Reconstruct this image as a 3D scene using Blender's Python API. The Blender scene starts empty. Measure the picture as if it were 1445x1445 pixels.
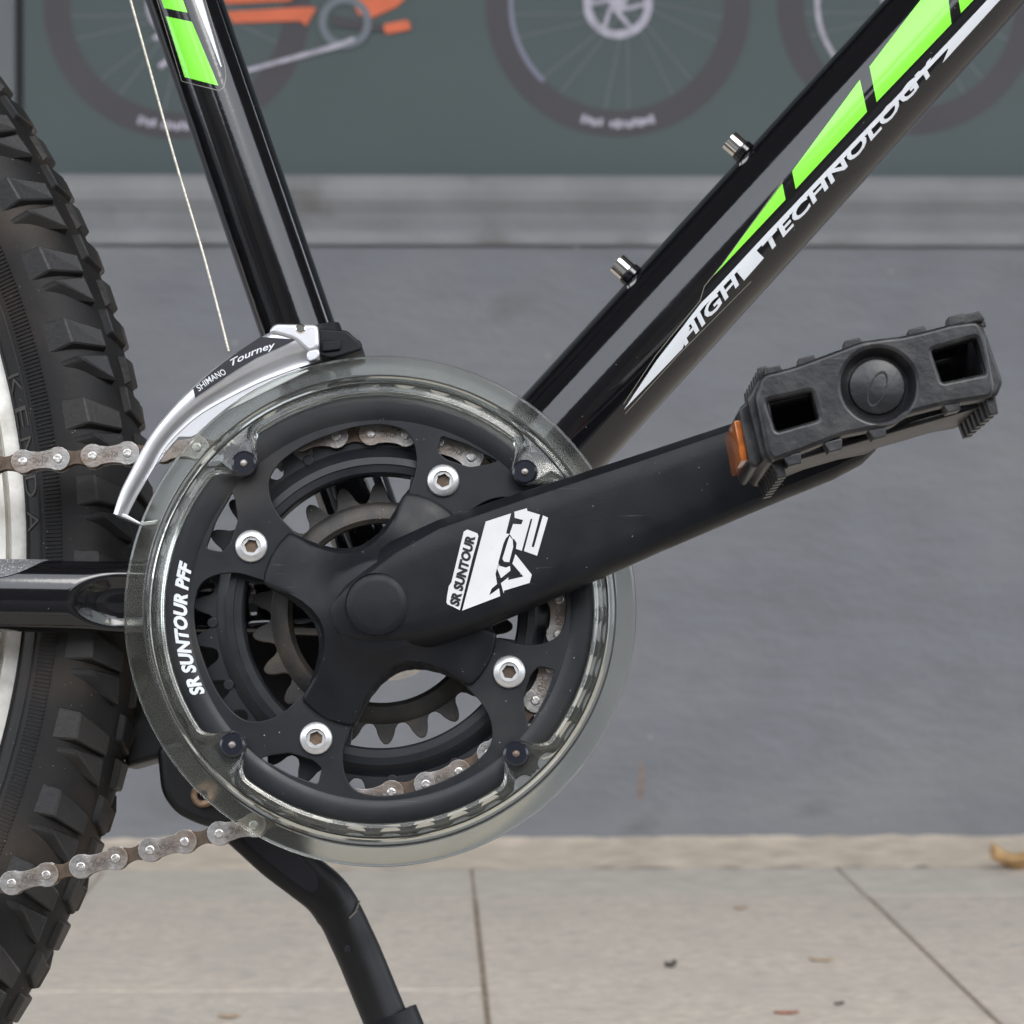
import bpy, bmesh, math, random
from mathutils import Vector, Matrix
from mathutils.geometry import tessellate_polygon

random.seed(7)
PI = math.pi
R = math.radians
S = bpy.context.scene
COL = S.collection

# ------------------------------------------------------------------ camera, sky, sun, exposure
IMG = 1445.0                      # side of the photograph in its own pixels
F = 4150.0                        # focal length in those pixels
LEAN = R(7.0)                     # the bicycle leans away on its kickstand
H0 = 0.295                        # bottom bracket height along the bicycle's own plane
PITCH = math.atan(53.5 / F)
CL, SL = math.cos(LEAN), math.sin(LEAN)
BB = Vector((0.0, H0 * SL, H0 * CL))
DIST = 1.0506
CAM = Vector((0.0467, BB.y - DIST, BB.z + 0.0490))

cam_d = bpy.data.cameras.new('camera')
cam_d.sensor_width = 36.0
cam_d.lens = 36.0 * F / IMG
cam_d.clip_start = 0.05
cam_d.clip_end = 600.0
cam_d.dof.use_dof = True
cam_d.dof.focus_distance = 1.035
cam_d.dof.aperture_fstop = 26.0
cam = bpy.data.objects.new('camera', cam_d)
cam.location = CAM
cam.rotation_euler = (PI / 2 - PITCH, 0, 0)
COL.objects.link(cam)
S.camera = cam

SUN_EL, SUN_AZ = R(42), R(160)     # azimuth clockwise from +Y (north): behind the camera, to the right
world = bpy.data.worlds.new('World')
S.world = world
world.use_nodes = True
nt = world.node_tree
sky = nt.nodes.new('ShaderNodeTexSky')
sky.sky_type = 'NISHITA'
sky.sun_disc = False
sky.sun_elevation = SUN_EL
sky.sun_rotation = SUN_AZ
sky.dust_density = 3.0
sky.air_density = 1.0
hs = nt.nodes.new('ShaderNodeHueSaturation')
hs.inputs['Saturation'].default_value = 0.30
bg = nt.nodes['Background']
bg.inputs['Strength'].default_value = 0.15
nt.links.new(sky.outputs[0], hs.inputs['Color'])
veil = nt.nodes.new('ShaderNodeMix'); veil.data_type = 'RGBA'      # even cloud over the clear sky
veil.inputs[0].default_value = 0.82
veil.inputs[7].default_value = (19.8, 20.8, 22.8, 1.0)
nt.links.new(hs.outputs[0], veil.inputs[6])
nt.links.new(veil.outputs[2], bg.inputs[0])

sun_d = bpy.data.lights.new('sun', 'SUN')
sun_d.energy = 1.0
sun_d.angle = R(24)
sun_d.color = (1.0, 0.96, 0.90)
sun = bpy.data.objects.new('sun', sun_d)
sd = Vector((math.sin(SUN_AZ) * math.cos(SUN_EL), math.cos(SUN_AZ) * math.cos(SUN_EL), math.sin(SUN_EL)))
sun.rotation_euler = (-sd).to_track_quat('-Z', 'Y').to_euler()
COL.objects.link(sun)

S.view_settings.view_transform = 'Standard'
S.view_settings.look = 'None'
S.view_settings.gamma = 1.0
S.view_settings.use_curve_mapping = False
S.view_settings.exposure = 0.45

# ------------------------------------------------------------------ geometry helpers
# bicycle frame: x forward (right in the picture), y across to the far side, z up in the bicycle's plane
def w2b(v, direction=False):
    return Vector((v.x, v.y * CL - v.z * SL, v.y * SL + v.z * CL))
def ray(px, py):
    d = Vector(((px - IMG / 2) / F, 1.0, (IMG / 2 - py) / F))
    c, s = math.cos(PITCH), math.sin(PITCH)
    return Vector((d.x, d.y * c + d.z * s, -d.y * s + d.z * c))
CB = w2b(CAM)
def P(px, py, y):
    """the point of the bicycle's lengthwise plane y that stands at this spot of the photograph"""
    d = w2b(ray(px, py))
    return CB + d * ((y - CB.y) / d.y)
def P2(px, py, y):
    p = P(px, py, y)
    return (p.x, p.z)
def on_tube(px, py, A, B, r):
    """the near side of the tube A-B, radius r"""
    d = w2b(ray(px, py)); ax = (B - A).normalized()
    o = CB - A
    dp = d - ax * d.dot(ax); op = o - ax * o.dot(ax)
    a, b, c = dp.dot(dp), 2 * dp.dot(op), op.dot(op) - r * r
    q = b * b - 4 * a * c
    t = (-b - math.sqrt(max(q, 0.0))) / (2 * a)
    return CB + d * t

def link(name, me, mat=None, parent=None, smooth=True, angle=35):
    if mat is not None:
        me.materials.clear(); me.materials.append(mat)
    if smooth and len(me.polygons):
        me.polygons.foreach_set('use_smooth', [True] * len(me.polygons))
        me.set_sharp_from_angle(angle=R(angle))
    o = bpy.data.objects.new(name, me)
    COL.objects.link(o)
    if parent is not None:
        o.parent = parent
    return o
def mesh(name, verts, faces, mat=None, parent=None, smooth=True, angle=35):
    me = bpy.data.meshes.new(name)
    me.from_pydata([tuple(v) for v in verts], [], faces)
    bm = bmesh.new(); bm.from_mesh(me)
    bmesh.ops.recalc_face_normals(bm, faces=bm.faces)
    bm.to_mesh(me); bm.free()
    return link(name, me, mat, parent, smooth, angle)
def empty(name, parent=None, loc=(0, 0, 0), rz=0.0):
    o = bpy.data.objects.new(name, None)
    o.location = loc; o.rotation_euler = (0, 0, rz); o.empty_display_size = 0.05
    COL.objects.link(o)
    if parent is not None:
        o.parent = parent
    return o
def tag(o, label=None, cat=None, group=None, kind=None):
    if label: o['label'] = label
    if cat: o['category'] = cat
    if group: o['group'] = group
    if kind: o['kind'] = kind
    return o
def copy_of(o, parent):
    c = o.copy(); COL.objects.link(c); c.parent = parent
    return c

def curve_mesh(cu):
    ob = bpy.data.objects.new('tmp', cu); COL.objects.link(ob)
    dg = bpy.context.evaluated_depsgraph_get()
    me = bpy.data.meshes.new_from_object(ob.evaluated_get(dg))
    bpy.data.objects.remove(ob); bpy.data.curves.remove(cu)
    return me
def flat_shape(loops, half, bevel=0.0, res=2):
    cu = bpy.data.curves.new('tmp', 'CURVE')
    cu.dimensions = '2D'; cu.fill_mode = 'BOTH'
    cu.extrude = max(half - bevel, 0.0); cu.bevel_depth = bevel; cu.bevel_resolution = res
    cu.offset = -bevel
    for lp in loops:
        sp = cu.splines.new('POLY'); sp.points.add(len(lp) - 1)
        for i, (u, v) in enumerate(lp):
            sp.points[i].co = (u, v, 0, 1)
        sp.use_cyclic_u = True
    return curve_mesh(cu)
def plate(name, loops, yf, yb, mat, parent=None, bevel=0.0004, res=2, angle=35):
    """flat piece in the bicycle's plane between y = yf (near face) and yb"""
    me = flat_shape(loops, (yb - yf) / 2, bevel, res)
    ym = (yf + yb) / 2
    me.transform(Matrix(((1, 0, 0, 0), (0, 0, -1, ym), (0, 1, 0, 0), (0, 0, 0, 1))))
    return link(name, me, mat, parent, True, angle)
def smooth_loop(pts, n=6, closed=True):
    out = []; m = len(pts)
    for i in range(m if closed else m - 1):
        if closed:
            p0, p1, p2, p3 = (pts[(i + k - 1) % m] for k in range(4))
        else:
            p0, p1, p2, p3 = (pts[min(max(i + k - 1, 0), m - 1)] for k in range(4))
        for j in range(n):
            t = j / n
            out.append(tuple(0.5 * (2 * b + (c - a) * t + (2 * a - 5 * b + 4 * c - d) * t * t + (3 * b - a - 3 * c + d) * t ** 3)
                             for a, b, c, d in zip(p0, p1, p2, p3)))
    if not closed:
        out.append(tuple(pts[-1]))
    return out
def round_loop(pts, r, n=4):
    out = []; m = len(pts)
    for i in range(m):
        p, a, b = Vector(pts[i]), Vector(pts[i - 1]), Vector(pts[(i + 1) % m])
        da, db = (a - p), (b - p)
        k = min(r, da.length * 0.45, db.length * 0.45)
        s, e = p + da.normalized() * k, p + db.normalized() * k
        for j in range(n + 1):
            t = j / n
            q = s * (1 - t) ** 2 + p * 2 * t * (1 - t) + e * t * t
            out.append((q.x, q.y))
    return out
def circle2(cx, cz, r, n=48, a0=0.0):
    return [(cx + r * math.cos(a0 + 2 * PI * i / n), cz + r * math.sin(a0 + 2 * PI * i / n)) for i in range(n)]
def loft(name, rings, mat, parent=None, cap=True, closed=True, angle=40):
    n = len(rings[0]); V = [v for r in rings for v in r]; Fc = []
    for i in range(len(rings) - 1):
        for j in range(n if closed else n - 1):
            k = (j + 1) % n
            Fc.append((i * n + j, i * n + k, (i + 1) * n + k, (i + 1) * n + j))
    if cap:
        Fc.append(tuple(range(n))); Fc.append(tuple((len(rings) - 1) * n + j for j in range(n)))
    return mesh(name, V, Fc, mat, parent, True, angle)
def tube(name, A, B, r, mat, parent=None, n=48, r2=None, segs=1, cap=True):
    ax = (B - A).normalized()
    u = ax.cross(Vector((0, 1, 0)))
    if u.length < 1e-4: u = Vector((1, 0, 0))
    u.normalize(); v = ax.cross(u)
    r2 = r if r2 is None else r2
    rings = []
    for i in range(segs + 1):
        t = i / segs; c = A.lerp(B, t); q = r + (r2 - r) * t
        rings.append([c + u * q * math.cos(2 * PI * j / n) + v * q * math.sin(2 * PI * j / n) for j in range(n)])
    return loft(name, rings, mat, parent, cap)
def sweep(name, pts, rad, mat, parent=None, n=12):
    pts = [Vector(p) for p in pts]; rings = []
    for i, p in enumerate(pts):
        d = (pts[min(i + 1, len(pts) - 1)] - pts[max(i - 1, 0)]).normalized()
        u = d.cross(Vector((0, 1, 0.01))).normalized(); v = d.cross(u)
        q = rad[i] if isinstance(rad, (list, tuple)) else rad
        qu, qv = q if isinstance(q, (list, tuple)) else (q, q)
        rings.append([p + u * qu * math.cos(2 * PI * j / n) + v * qv * math.sin(2 * PI * j / n) for j in range(n)])
    return loft(name, rings, mat, parent)
def lathe_y(name, prof, cx, cz, mat, parent=None, n=128, closed=False, angle=35, rfun=None):
    """profile of (radius, y) turned about the y axis through (cx, cz)"""
    m = len(prof); V = []; Fc = []
    for i in range(n):
        a = 2 * PI * i / n; c, s = math.cos(a), math.sin(a)
        for j, (r, y) in enumerate(prof):
            if rfun: r, y = rfun(a, j, r, y)
            V.append((cx + r * c, y, cz + r * s))
    for i in range(n):
        k = (i + 1) % n
        for j in range(m if closed else m - 1):
            l = (j + 1) % m
            Fc.append((i * m + j, i * m + l, k * m + l, k * m + j))
    if not closed:
        for j in (0, m - 1):
            if prof[j][0] > 1e-6:
                continue
    return mesh(name, V, Fc, mat, parent, True, angle)
def disc_y(name, r, yf, yb, cx, cz, mat, parent=None, bevel=0.0004, n=48, angle=35):
    return plate(name, [circle2(cx, cz, r, n)], yf, yb, mat, parent, bevel, 3, angle)
def text_mesh(txt, fn, mat, parent, name='lettering', bold=0.0, shear=0.0, spacing=1.0, fit=True, depth=0.0):
    """letters laid out in the unit box (0..1 along, 0..1 up), each corner then placed by fn(u, v, w)"""
    cu = bpy.data.curves.new('tmp', 'FONT')
    cu.body = txt; cu.size = 1.0; cu.offset = bold; cu.shear = shear; cu.space_character = spacing
    cu.resolution_u = 3; cu.extrude = depth
    me = curve_mesh(cu)
    bm = bmesh.new(); bm.from_mesh(me)
    for _ in range(3):
        es = [e for e in bm.edges if e.calc_length() > 0.16]
        if not es: break
        bmesh.ops.subdivide_edges(bm, edges=es, cuts=1); bmesh.ops.triangulate(bm, faces=bm.faces)
    bm.to_mesh(me); bm.free()
    xs = [v.co.x for v in me.vertices]; ys = [v.co.y for v in me.vertices]
    x0, x1, y0, y1 = min(xs), max(xs), min(ys), max(ys)
    for v in me.vertices:
        u = (v.co.x - x0) / (x1 - x0); h = (v.co.y - y0) / (y1 - y0)
        v.co = fn(u, h, v.co.z)
    return link(name, me, mat, parent, False)
def patch(name, polys, proj, mat, parent, step=5.0):
    """flat print: outlines in photograph pixels, cut fine and laid on a surface by proj"""
    bm = bmesh.new()
    for pts in polys:
        vs = [bm.verts.new((x, y, 0)) for x, y in pts]
        for t in tessellate_polygon([[Vector((x, y, 0)) for x, y in pts]]):
            try: bm.faces.new([vs[i] for i in t])
            except ValueError: pass
    for _ in range(7):
        es = [e for e in bm.edges if e.calc_length() > step]
        if not es: break
        bmesh.ops.subdivide_edges(bm, edges=es, cuts=1)
        bmesh.ops.triangulate(bm, faces=bm.faces)
    for v in bm.verts:
        v.co = proj(v.co.x, v.co.y)
    me = bpy.data.meshes.new(name); bm.to_mesh(me); bm.free()
    return link(name, me, mat, parent, True, 60)
def zoomed(ox, oy, k, pts):
    return [(ox + x / k, oy + y / k) for x, y in pts]

# ------------------------------------------------------------------ materials
def M(name, col, rough=0.5, metal=0.0, coat=0.0, spec=0.5, var=0.0, vscale=40.0, bump=0.0, bscale=300.0,
      col2=None, c2scale=30.0, c2lo=0.5, c2hi=0.65, specks=0.0, speckscale=220.0, speckcol=(0.35, 0.33, 0.30), rvar=0.0, coords='Object', stretch=None, col3=None, c3scale=8.0, c3lo=0.6, c3hi=0.75, each=0.0, eachcol=(0, 0, 0), scuff=0.0):
    m = bpy.data.materials.new(name); m.use_nodes = True
    n, l = m.node_tree.nodes, m.node_tree.links
    b = n['Principled BSDF']
    b.inputs['Roughness'].default_value = rough
    b.inputs['Metallic'].default_value = metal
    b.inputs['Coat Weight'].default_value = coat
    b.inputs['Coat Roughness'].default_value = 0.04
    b.inputs['Specular IOR Level'].default_value = spec
    tc = n.new('ShaderNodeTexCoord'); vec = tc.outputs[coords]
    if stretch:
        mp = n.new('ShaderNodeMapping'); mp.inputs['Scale'].default_value = stretch
        l.new(vec, mp.inputs['Vector']); vec = mp.outputs[0]
    def noise(sc, det=4.0):
        t = n.new('ShaderNodeTexNoise'); t.inputs['Scale'].default_value = sc; t.inputs['Detail'].default_value = det
        l.new(vec, t.inputs['Vector']); return t.outputs['Fac']
    def ramp(src, lo, hi):
        r = n.new('ShaderNodeMapRange'); r.inputs[1].default_value = lo; r.inputs[2].default_value = hi
        l.new(src, r.inputs[0]); return r.outputs[0]
    def mix(fac, a, c):
        x = n.new('ShaderNodeMix'); x.data_type = 'RGBA'
        for s, v in ((x.inputs[0], fac), (x.inputs[6], a), (x.inputs[7], c)):
            if isinstance(v, (int, float)): s.default_value = v
            elif isinstance(v, tuple): s.default_value = (*v, 1)
            else: l.new(v, s)
        return x.outputs[2]
    c = col
    if var > 0:
        c = mix(ramp(noise(vscale), 0.3, 0.7), tuple(x * (1 - var) for x in col), tuple(min(1, x * (1 + var)) for x in col))
    if col2 is not None:
        c = mix(ramp(noise(c2scale, 6.0), c2lo, c2hi), c, col2)
    if col3 is not None:
        c = mix(ramp(noise(c3scale, 7.0), c3lo, c3hi), c, col3)
    if each > 0:                                   # pieces differ a little from one another
        oi = n.new('ShaderNodeObjectInfo'); mm = n.new('ShaderNodeMath'); mm.operation = 'MULTIPLY'; mm.inputs[1].default_value = each
        l.new(oi.outputs['Random'], mm.inputs[0]); c = mix(mm.outputs[0], c, eachcol)
    if specks > 0:
        v = n.new('ShaderNodeTexVoronoi'); v.inputs['Scale'].default_value = speckscale
        l.new(vec, v.inputs['Vector'])
        s = ramp(v.outputs['Distance'], specks, specks * 0.55)
        g = ramp(noise(60.0), 0.5, 0.62)
        mu = n.new('ShaderNodeMath'); mu.operation = 'MULTIPLY'; l.new(s, mu.inputs[0]); l.new(g, mu.inputs[1])
        c = mix(mu.outputs[0], c, speckcol)
    if scuff > 0:
        for ang, sc in ((0.5, 90.0), (-0.9, 130.0)):
            mp2 = n.new('ShaderNodeMapping'); mp2.inputs['Rotation'].default_value = (0, ang, 0); mp2.inputs['Scale'].default_value = (sc * 0.10, sc, sc * 3.2)
            l.new(tc.outputs[coords], mp2.inputs['Vector'])
            t2 = n.new('ShaderNodeTexNoise'); t2.inputs['Scale'].default_value = 3.0; t2.inputs['Detail'].default_value = 2.0; l.new(mp2.outputs[0], t2.inputs['Vector'])
            a2 = ramp(t2.outputs['Fac'], 0.70, 0.80); g2 = ramp(noise(38.0, 3.0), 0.48, 0.70)
            mu2 = n.new('ShaderNodeMath'); mu2.operation = 'MULTIPLY'; l.new(a2, mu2.inputs[0]); l.new(g2, mu2.inputs[1])
            mu3 = n.new('ShaderNodeMath'); mu3.operation = 'MULTIPLY'; mu3.inputs[1].default_value = scuff; l.new(mu2.outputs[0], mu3.inputs[0])
            c = mix(mu3.outputs[0], c, (0.11, 0.105, 0.10))
    if isinstance(c, tuple): b.inputs['Base Color'].default_value = (*c, 1)
    else: l.new(c, b.inputs['Base Color'])
    if rvar > 0:
        r = n.new('ShaderNodeMapRange'); r.inputs[1].default_value = 0.3; r.inputs[2].default_value = 0.7
        r.inputs[3].default_value = max(0.02, rough - rvar); r.inputs[4].default_value = rough + rvar
        l.new(noise(vscale * 1.7), r.inputs[0]); l.new(r.outputs[0], b.inputs['Roughness'])
    if bump > 0:
        bp = n.new('ShaderNodeBump'); bp.inputs['Strength'].default_value = 1.0; bp.inputs['Distance'].default_value = bump
        l.new(noise(bscale, 5.0), bp.inputs['Height']); l.new(bp.outputs[0], b.inputs['Normal'])
    return m

m_paint = M('black gloss paint', (0.004, 0.004, 0.005), 0.10, coat=0.3, spec=0.4, rvar=0.04, vscale=22, bump=0.00002, bscale=420, specks=0.05, speckscale=260)
m_plastic = M('black satin plastic', (0.0065, 0.0072, 0.009), 0.42, scuff=0.6, spec=0.2, var=0.25, vscale=60, rvar=0.08, specks=0.07, speckscale=330, bump=0.00004, bscale=1600,
              col2=(0.028, 0.027, 0.026), c2scale=26, c2lo=0.58, c2hi=0.85)
m_ring = M('black chainring steel', (0.009, 0.010, 0.0125), 0.38, scuff=0.4, spec=0.28, var=0.2, vscale=50, rvar=0.06, specks=0.08, speckscale=300,
           col2=(0.030, 0.028, 0.026), c2scale=22, c2lo=0.55, c2hi=0.8, bump=0.00003, bscale=1500)
m_rusty = M('grimy brown steel', (0.026, 0.024, 0.022), 0.5, metal=0.35, var=0.4, vscale=90, col2=(0.075, 0.057, 0.040), c2scale=70, c2lo=0.48, c2hi=0.75, specks=0.14, speckscale=500, bump=0.0001, bscale=900)
m_link = M('worn nickel plate', (0.355, 0.35, 0.34), 0.34, metal=0.85, var=0.25, vscale=260, col2=(0.19, 0.14, 0.105), c2scale=140, c2lo=0.42, c2hi=0.72, bump=0.00010, bscale=1100, each=0.3, eachcol=(0.17, 0.13, 0.10), rvar=0.08)
m_inner = M('rusty inner plate', (0.135, 0.092, 0.060), 0.5, metal=0.5, var=0.4, vscale=200, col2=(0.055, 0.038, 0.026), c2scale=150, c2lo=0.42, c2hi=0.65, each=0.5, eachcol=(0.06, 0.045, 0.033))
m_pin = M('polished pin head', (0.52, 0.50, 0.47), 0.28, metal=0.9, var=0.3, vscale=700, bump=0.0002, bscale=900)
m_stamp = M('stamped grey letters', (0.06, 0.055, 0.05), 0.6, metal=0.4)
m_bolt = M('satin aluminium bolt', (0.52, 0.52, 0.515), 0.36, metal=0.75, var=0.08, vscale=300, bump=0.00003, bscale=1800)
m_chrome = M('bright chrome', (0.78, 0.75, 0.70), 0.12, metal=1.0)
m_silver = M('painted silver alloy', (0.54, 0.54, 0.555), 0.34, metal=0.7, var=0.06, vscale=90, bump=0.00005, bscale=2500, specks=0.05, speckscale=300, speckcol=(0.2, 0.19, 0.18))
m_rim = M('machined rim', (0.78, 0.76, 0.70), 0.30, metal=0.55, var=0.12, vscale=160, col2=(0.40, 0.37, 0.31), c2scale=60, c2lo=0.5, c2hi=0.75)
m_rubber = M('dusty rubber', (0.0075, 0.0072, 0.007), 0.55, spec=0.22, var=0.3, vscale=40, col2=(0.034, 0.024, 0.016), c2scale=17, c2lo=0.50, c2hi=0.72, specks=0.08, speckscale=420, bump=0.00010, bscale=500)
m_knob = M('rubber tread', (0.011, 0.011, 0.0115), 0.46, spec=0.3, var=0.3, vscale=60, col2=(0.042, 0.030, 0.020), c2scale=26, c2lo=0.5, c2hi=0.75, specks=0.07, speckscale=400, bump=0.00016, bscale=600, each=0.45, eachcol=(0.024, 0.021, 0.018))
m_raised = M('raised rubber lettering', (0.024, 0.020, 0.016), 0.6)
m_white = M('white print', (0.58, 0.60, 0.62), 0.35, var=0.03, vscale=60)
m_sticker = M('worn white sticker', (0.52, 0.52, 0.515), 0.4, var=0.03, vscale=120, specks=0.06, speckscale=300, speckcol=(0.3, 0.3, 0.28))
m_green = M('lime green print', (0.205, 0.72, 0.045), 0.2, coat=0.4)
m_black = M('black print', (0.012, 0.011, 0.016), 0.3)
m_film = M('film edge', (0.20, 0.19, 0.16), 0.4)
m_cable = M('steel cable', (0.34, 0.32, 0.27), 0.42, metal=0.7, var=0.3, vscale=900)
m_pedal = M('scuffed pedal plastic', (0.009, 0.009, 0.0102), 0.36, scuff=0.8, spec=0.4, var=0.4, vscale=70, col2=(0.045, 0.044, 0.043), c2scale=60, c2lo=0.52, c2hi=0.75, bump=0.0002, bscale=260)
m_orange = M('orange reflector', (0.33, 0.085, 0.008), 0.2, coat=0.6, var=0.35, vscale=350)
m_stand = M('kickstand paint', (0.005, 0.005, 0.0055), 0.45, spec=0.3, var=0.2, rvar=0.06)
m_tape = M('glittering grey patch', (0.10, 0.10, 0.105), 0.55, var=0.6, vscale=1400, specks=0.25, speckscale=900, speckcol=(0.5, 0.5, 0.5), bump=0.0002, bscale=1200)
m_screw = M('dark screw', (0.008, 0.009, 0.015), 0.22)
m_refractline = M('painted dark refraction', (0.022, 0.022, 0.020), 0.6, var=0.5, vscale=60)
m_grime = M('rusty bolt', (0.26, 0.17, 0.11), 0.5, metal=0.6, var=0.4, vscale=400)

m_clear = bpy.data.materials.new('clear guard plastic'); m_clear.use_nodes = True
n_, l_ = m_clear.node_tree.nodes, m_clear.node_tree.links
b_ = n_['Principled BSDF']
b_.inputs['Base Color'].default_value = (0.82, 0.85, 0.80, 1)
b_.inputs['Roughness'].default_value = 0.12
b_.inputs['IOR'].default_value = 1.42
b_.inputs['Transmission Weight'].default_value = 1.0
tc_ = n_.new('ShaderNodeTexCoord')
nz_ = n_.new('ShaderNodeTexNoise'); nz_.inputs['Scale'].default_value = 45; nz_.inputs['Detail'].default_value = 8
l_.new(tc_.outputs['Object'], nz_.inputs['Vector'])
mr_ = n_.new('ShaderNodeMapRange'); mr_.inputs[1].default_value = 0.42; mr_.inputs[2].default_value = 0.72
mr_.inputs[3].default_value = 0.02; mr_.inputs[4].default_value = 0.10
l_.new(nz_.outputs['Fac'], mr_.inputs[0])
mp_ = n_.new('ShaderNodeMapping'); mp_.inputs['Rotation'].default_value = (0, 0.7, 0); mp_.inputs['Scale'].default_value = (12, 60, 420)
l_.new(tc_.outputs['Object'], mp_.inputs['Vector'])
ns_ = n_.new('ShaderNodeTexNoise'); ns_.inputs['Scale'].default_value = 2.0; ns_.inputs['Detail'].default_value = 3.0; l_.new(mp_.outputs[0], ns_.inputs['Vector'])
ms_ = n_.new('ShaderNodeMapRange'); ms_.inputs[1].default_value = 0.66; ms_.inputs[2].default_value = 0.76; ms_.inputs[3].default_value = 0.0; ms_.inputs[4].default_value = 0.22
l_.new(ns_.outputs['Fac'], ms_.inputs[0])
ad_ = n_.new('ShaderNodeMath'); ad_.operation = 'ADD'; l_.new(mr_.outputs[0], ad_.inputs[0]); l_.new(ms_.outputs[0], ad_.inputs[1])
df_ = n_.new('ShaderNodeBsdfDiffuse'); df_.inputs['Color'].default_value = (0.30, 0.30, 0.265, 1)
mx_ = n_.new('ShaderNodeMixShader')
l_.new(ad_.outputs[0], mx_.inputs[0]); l_.new(b_.outputs[0], mx_.inputs[1]); l_.new(df_.outputs[0], mx_.inputs[2])
l_.new(mx_.outputs[0], n_['Material Output'].inputs['Surface'])

# setting
m_slab = M('speckled granite paving', (0.50, 0.445, 0.375), 0.75, var=0.20, vscale=95, col2=(0.44, 0.395, 0.34), c2scale=9, c2lo=0.45, c2hi=0.75,
           specks=0.22, speckscale=260, speckcol=(0.50, 0.46, 0.41), bump=0.0008, bscale=160, col3=(0.345, 0.31, 0.27), c3scale=48, c3lo=0.54, c3hi=0.74, each=0.22, eachcol=(0.36, 0.34, 0.31))
m_joint = M('sandy joint', (0.30, 0.245, 0.185), 0.9, var=0.3, vscale=60)
m_gutter = M('grey setting strip', (0.46, 0.42, 0.365), 0.8, var=0.12, vscale=40, bump=0.0006, bscale=120)
m_sand = M('beige mortar', (0.52, 0.445, 0.355), 0.9, var=0.18, vscale=30, bump=0.003, bscale=60)
m_wall = M('blue grey rendered wall', (0.145, 0.152, 0.165), 0.55, var=0.09, vscale=16, col2=(0.185, 0.189, 0.195), c2scale=6, c2lo=0.45, c2hi=0.8, bump=0.0015, bscale=60, stretch=(0.7, 1, 1.25), col3=(0.112, 0.111, 0.110), c3scale=14, c3lo=0.63, c3hi=0.82, specks=0.10, speckscale=38, speckcol=(0.26, 0.25, 0.235), rvar=0.08)
m_ledge = M('grey moulding', (0.215, 0.217, 0.222), 0.6, var=0.14, vscale=12, col2=(0.13, 0.125, 0.12), c2scale=16, c2lo=0.55, c2hi=0.75, bump=0.0008, bscale=60)
m_banner = M('green grey vinyl', (0.064, 0.087, 0.086), 0.5, var=0.06, vscale=4)
m_panel = M('grey shop panel', (0.13, 0.14, 0.145), 0.5)
m_dark = M('dark gap', (0.015, 0.016, 0.017), 0.6)
m_facade = M('upper facade', (0.20, 0.19, 0.18), 0.7, var=0.15, vscale=0.8)
m_street = M('asphalt', (0.06, 0.06, 0.06), 0.85, var=0.2, vscale=20, bump=0.002, bscale=60)
m_opp = M('unseen opposite facade', (0.14, 0.12, 0.09), 0.8, var=0.25, vscale=0.6)
m_opp2 = M('second unseen frontage', (0.05, 0.048, 0.045), 0.7, var=0.3, vscale=0.9)
m_glass = M('dark shop glass', (0.02, 0.022, 0.025), 0.08)
m_ptyre = M('printed dark tyre', (0.058, 0.052, 0.058), 0.5, var=0.06, vscale=10)
m_plight = M('printed pale metal', (0.42, 0.40, 0.46), 0.5, var=0.25, vscale=90)
m_prim = M('printed lavender rim', (0.20, 0.21, 0.27), 0.5)
m_pspoke = M('printed grey spoke', (0.155, 0.175, 0.195), 0.5)
m_porange = M('printed orange frame', (0.66, 0.145, 0.060), 0.5, var=0.12, vscale=30)
m_leaf = M('dry leaf', (0.40, 0.25, 0.11), 0.6, var=0.3, vscale=90)
m_pale = M('pale leaf scrap', (0.40, 0.30, 0.20), 0.7, var=0.2, vscale=200)
m_stain = M('rust stain', (0.185, 0.150, 0.130), 0.8, var=0.25, vscale=120)
m_bit = M('dark leaf scrap', (0.06, 0.05, 0.04), 0.7)
m_redbit = M('reddish scrap', (0.32, 0.12, 0.07), 0.7)

# ------------------------------------------------------------------ the setting
WALL_Y = 1.700
YAW = R(1.6)
def box(name, x0, x1, y0, y1, z0, z1, mat, parent=None, bevel=0.0):
    bm = bmesh.new(); bmesh.ops.create_cube(bm, size=1)
    for v in bm.verts:
        v.co = ((x0 + x1) / 2 + v.co.x * (x1 - x0), (y0 + y1) / 2 + v.co.y * (y1 - y0), (z0 + z1) / 2 + v.co.z * (z1 - z0))
    if bevel:
        bmesh.ops.bevel(bm, geom=list(bm.edges), offset=bevel, segments=2, affect='EDGES')
    me = bpy.data.meshes.new(name); bm.to_mesh(me); bm.free()
    return link(name, me, mat, parent, bool(bevel), 40)
def extrude_x(name, prof, x0, x1, mat, parent=None, nx=1, wob=0.0, smooth=True):
    V, Fc, m = [], [], len(prof)
    for i in range(nx + 1):
        x = x0 + (x1 - x0) * i / nx
        for (y, z) in prof:
            V.append((x, y + (random.uniform(-wob, wob) if wob else 0), z + (random.uniform(-wob, wob) if wob else 0)))
    for i in range(nx):
        for j in range(m - 1):
            Fc.append((i * m + j, i * m + j + 1, (i + 1) * m + j + 1, (i + 1) * m + j))
    return mesh(name, V, Fc, mat, parent, smooth, 30)

ground = mesh('ground', [(-200, -200, -0.14), (200, -200, -0.14), (200, 200, -0.14), (-200, 200, -0.14)], [(0, 1, 2, 3)], m_street)
tag(ground, kind='structure')

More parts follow.
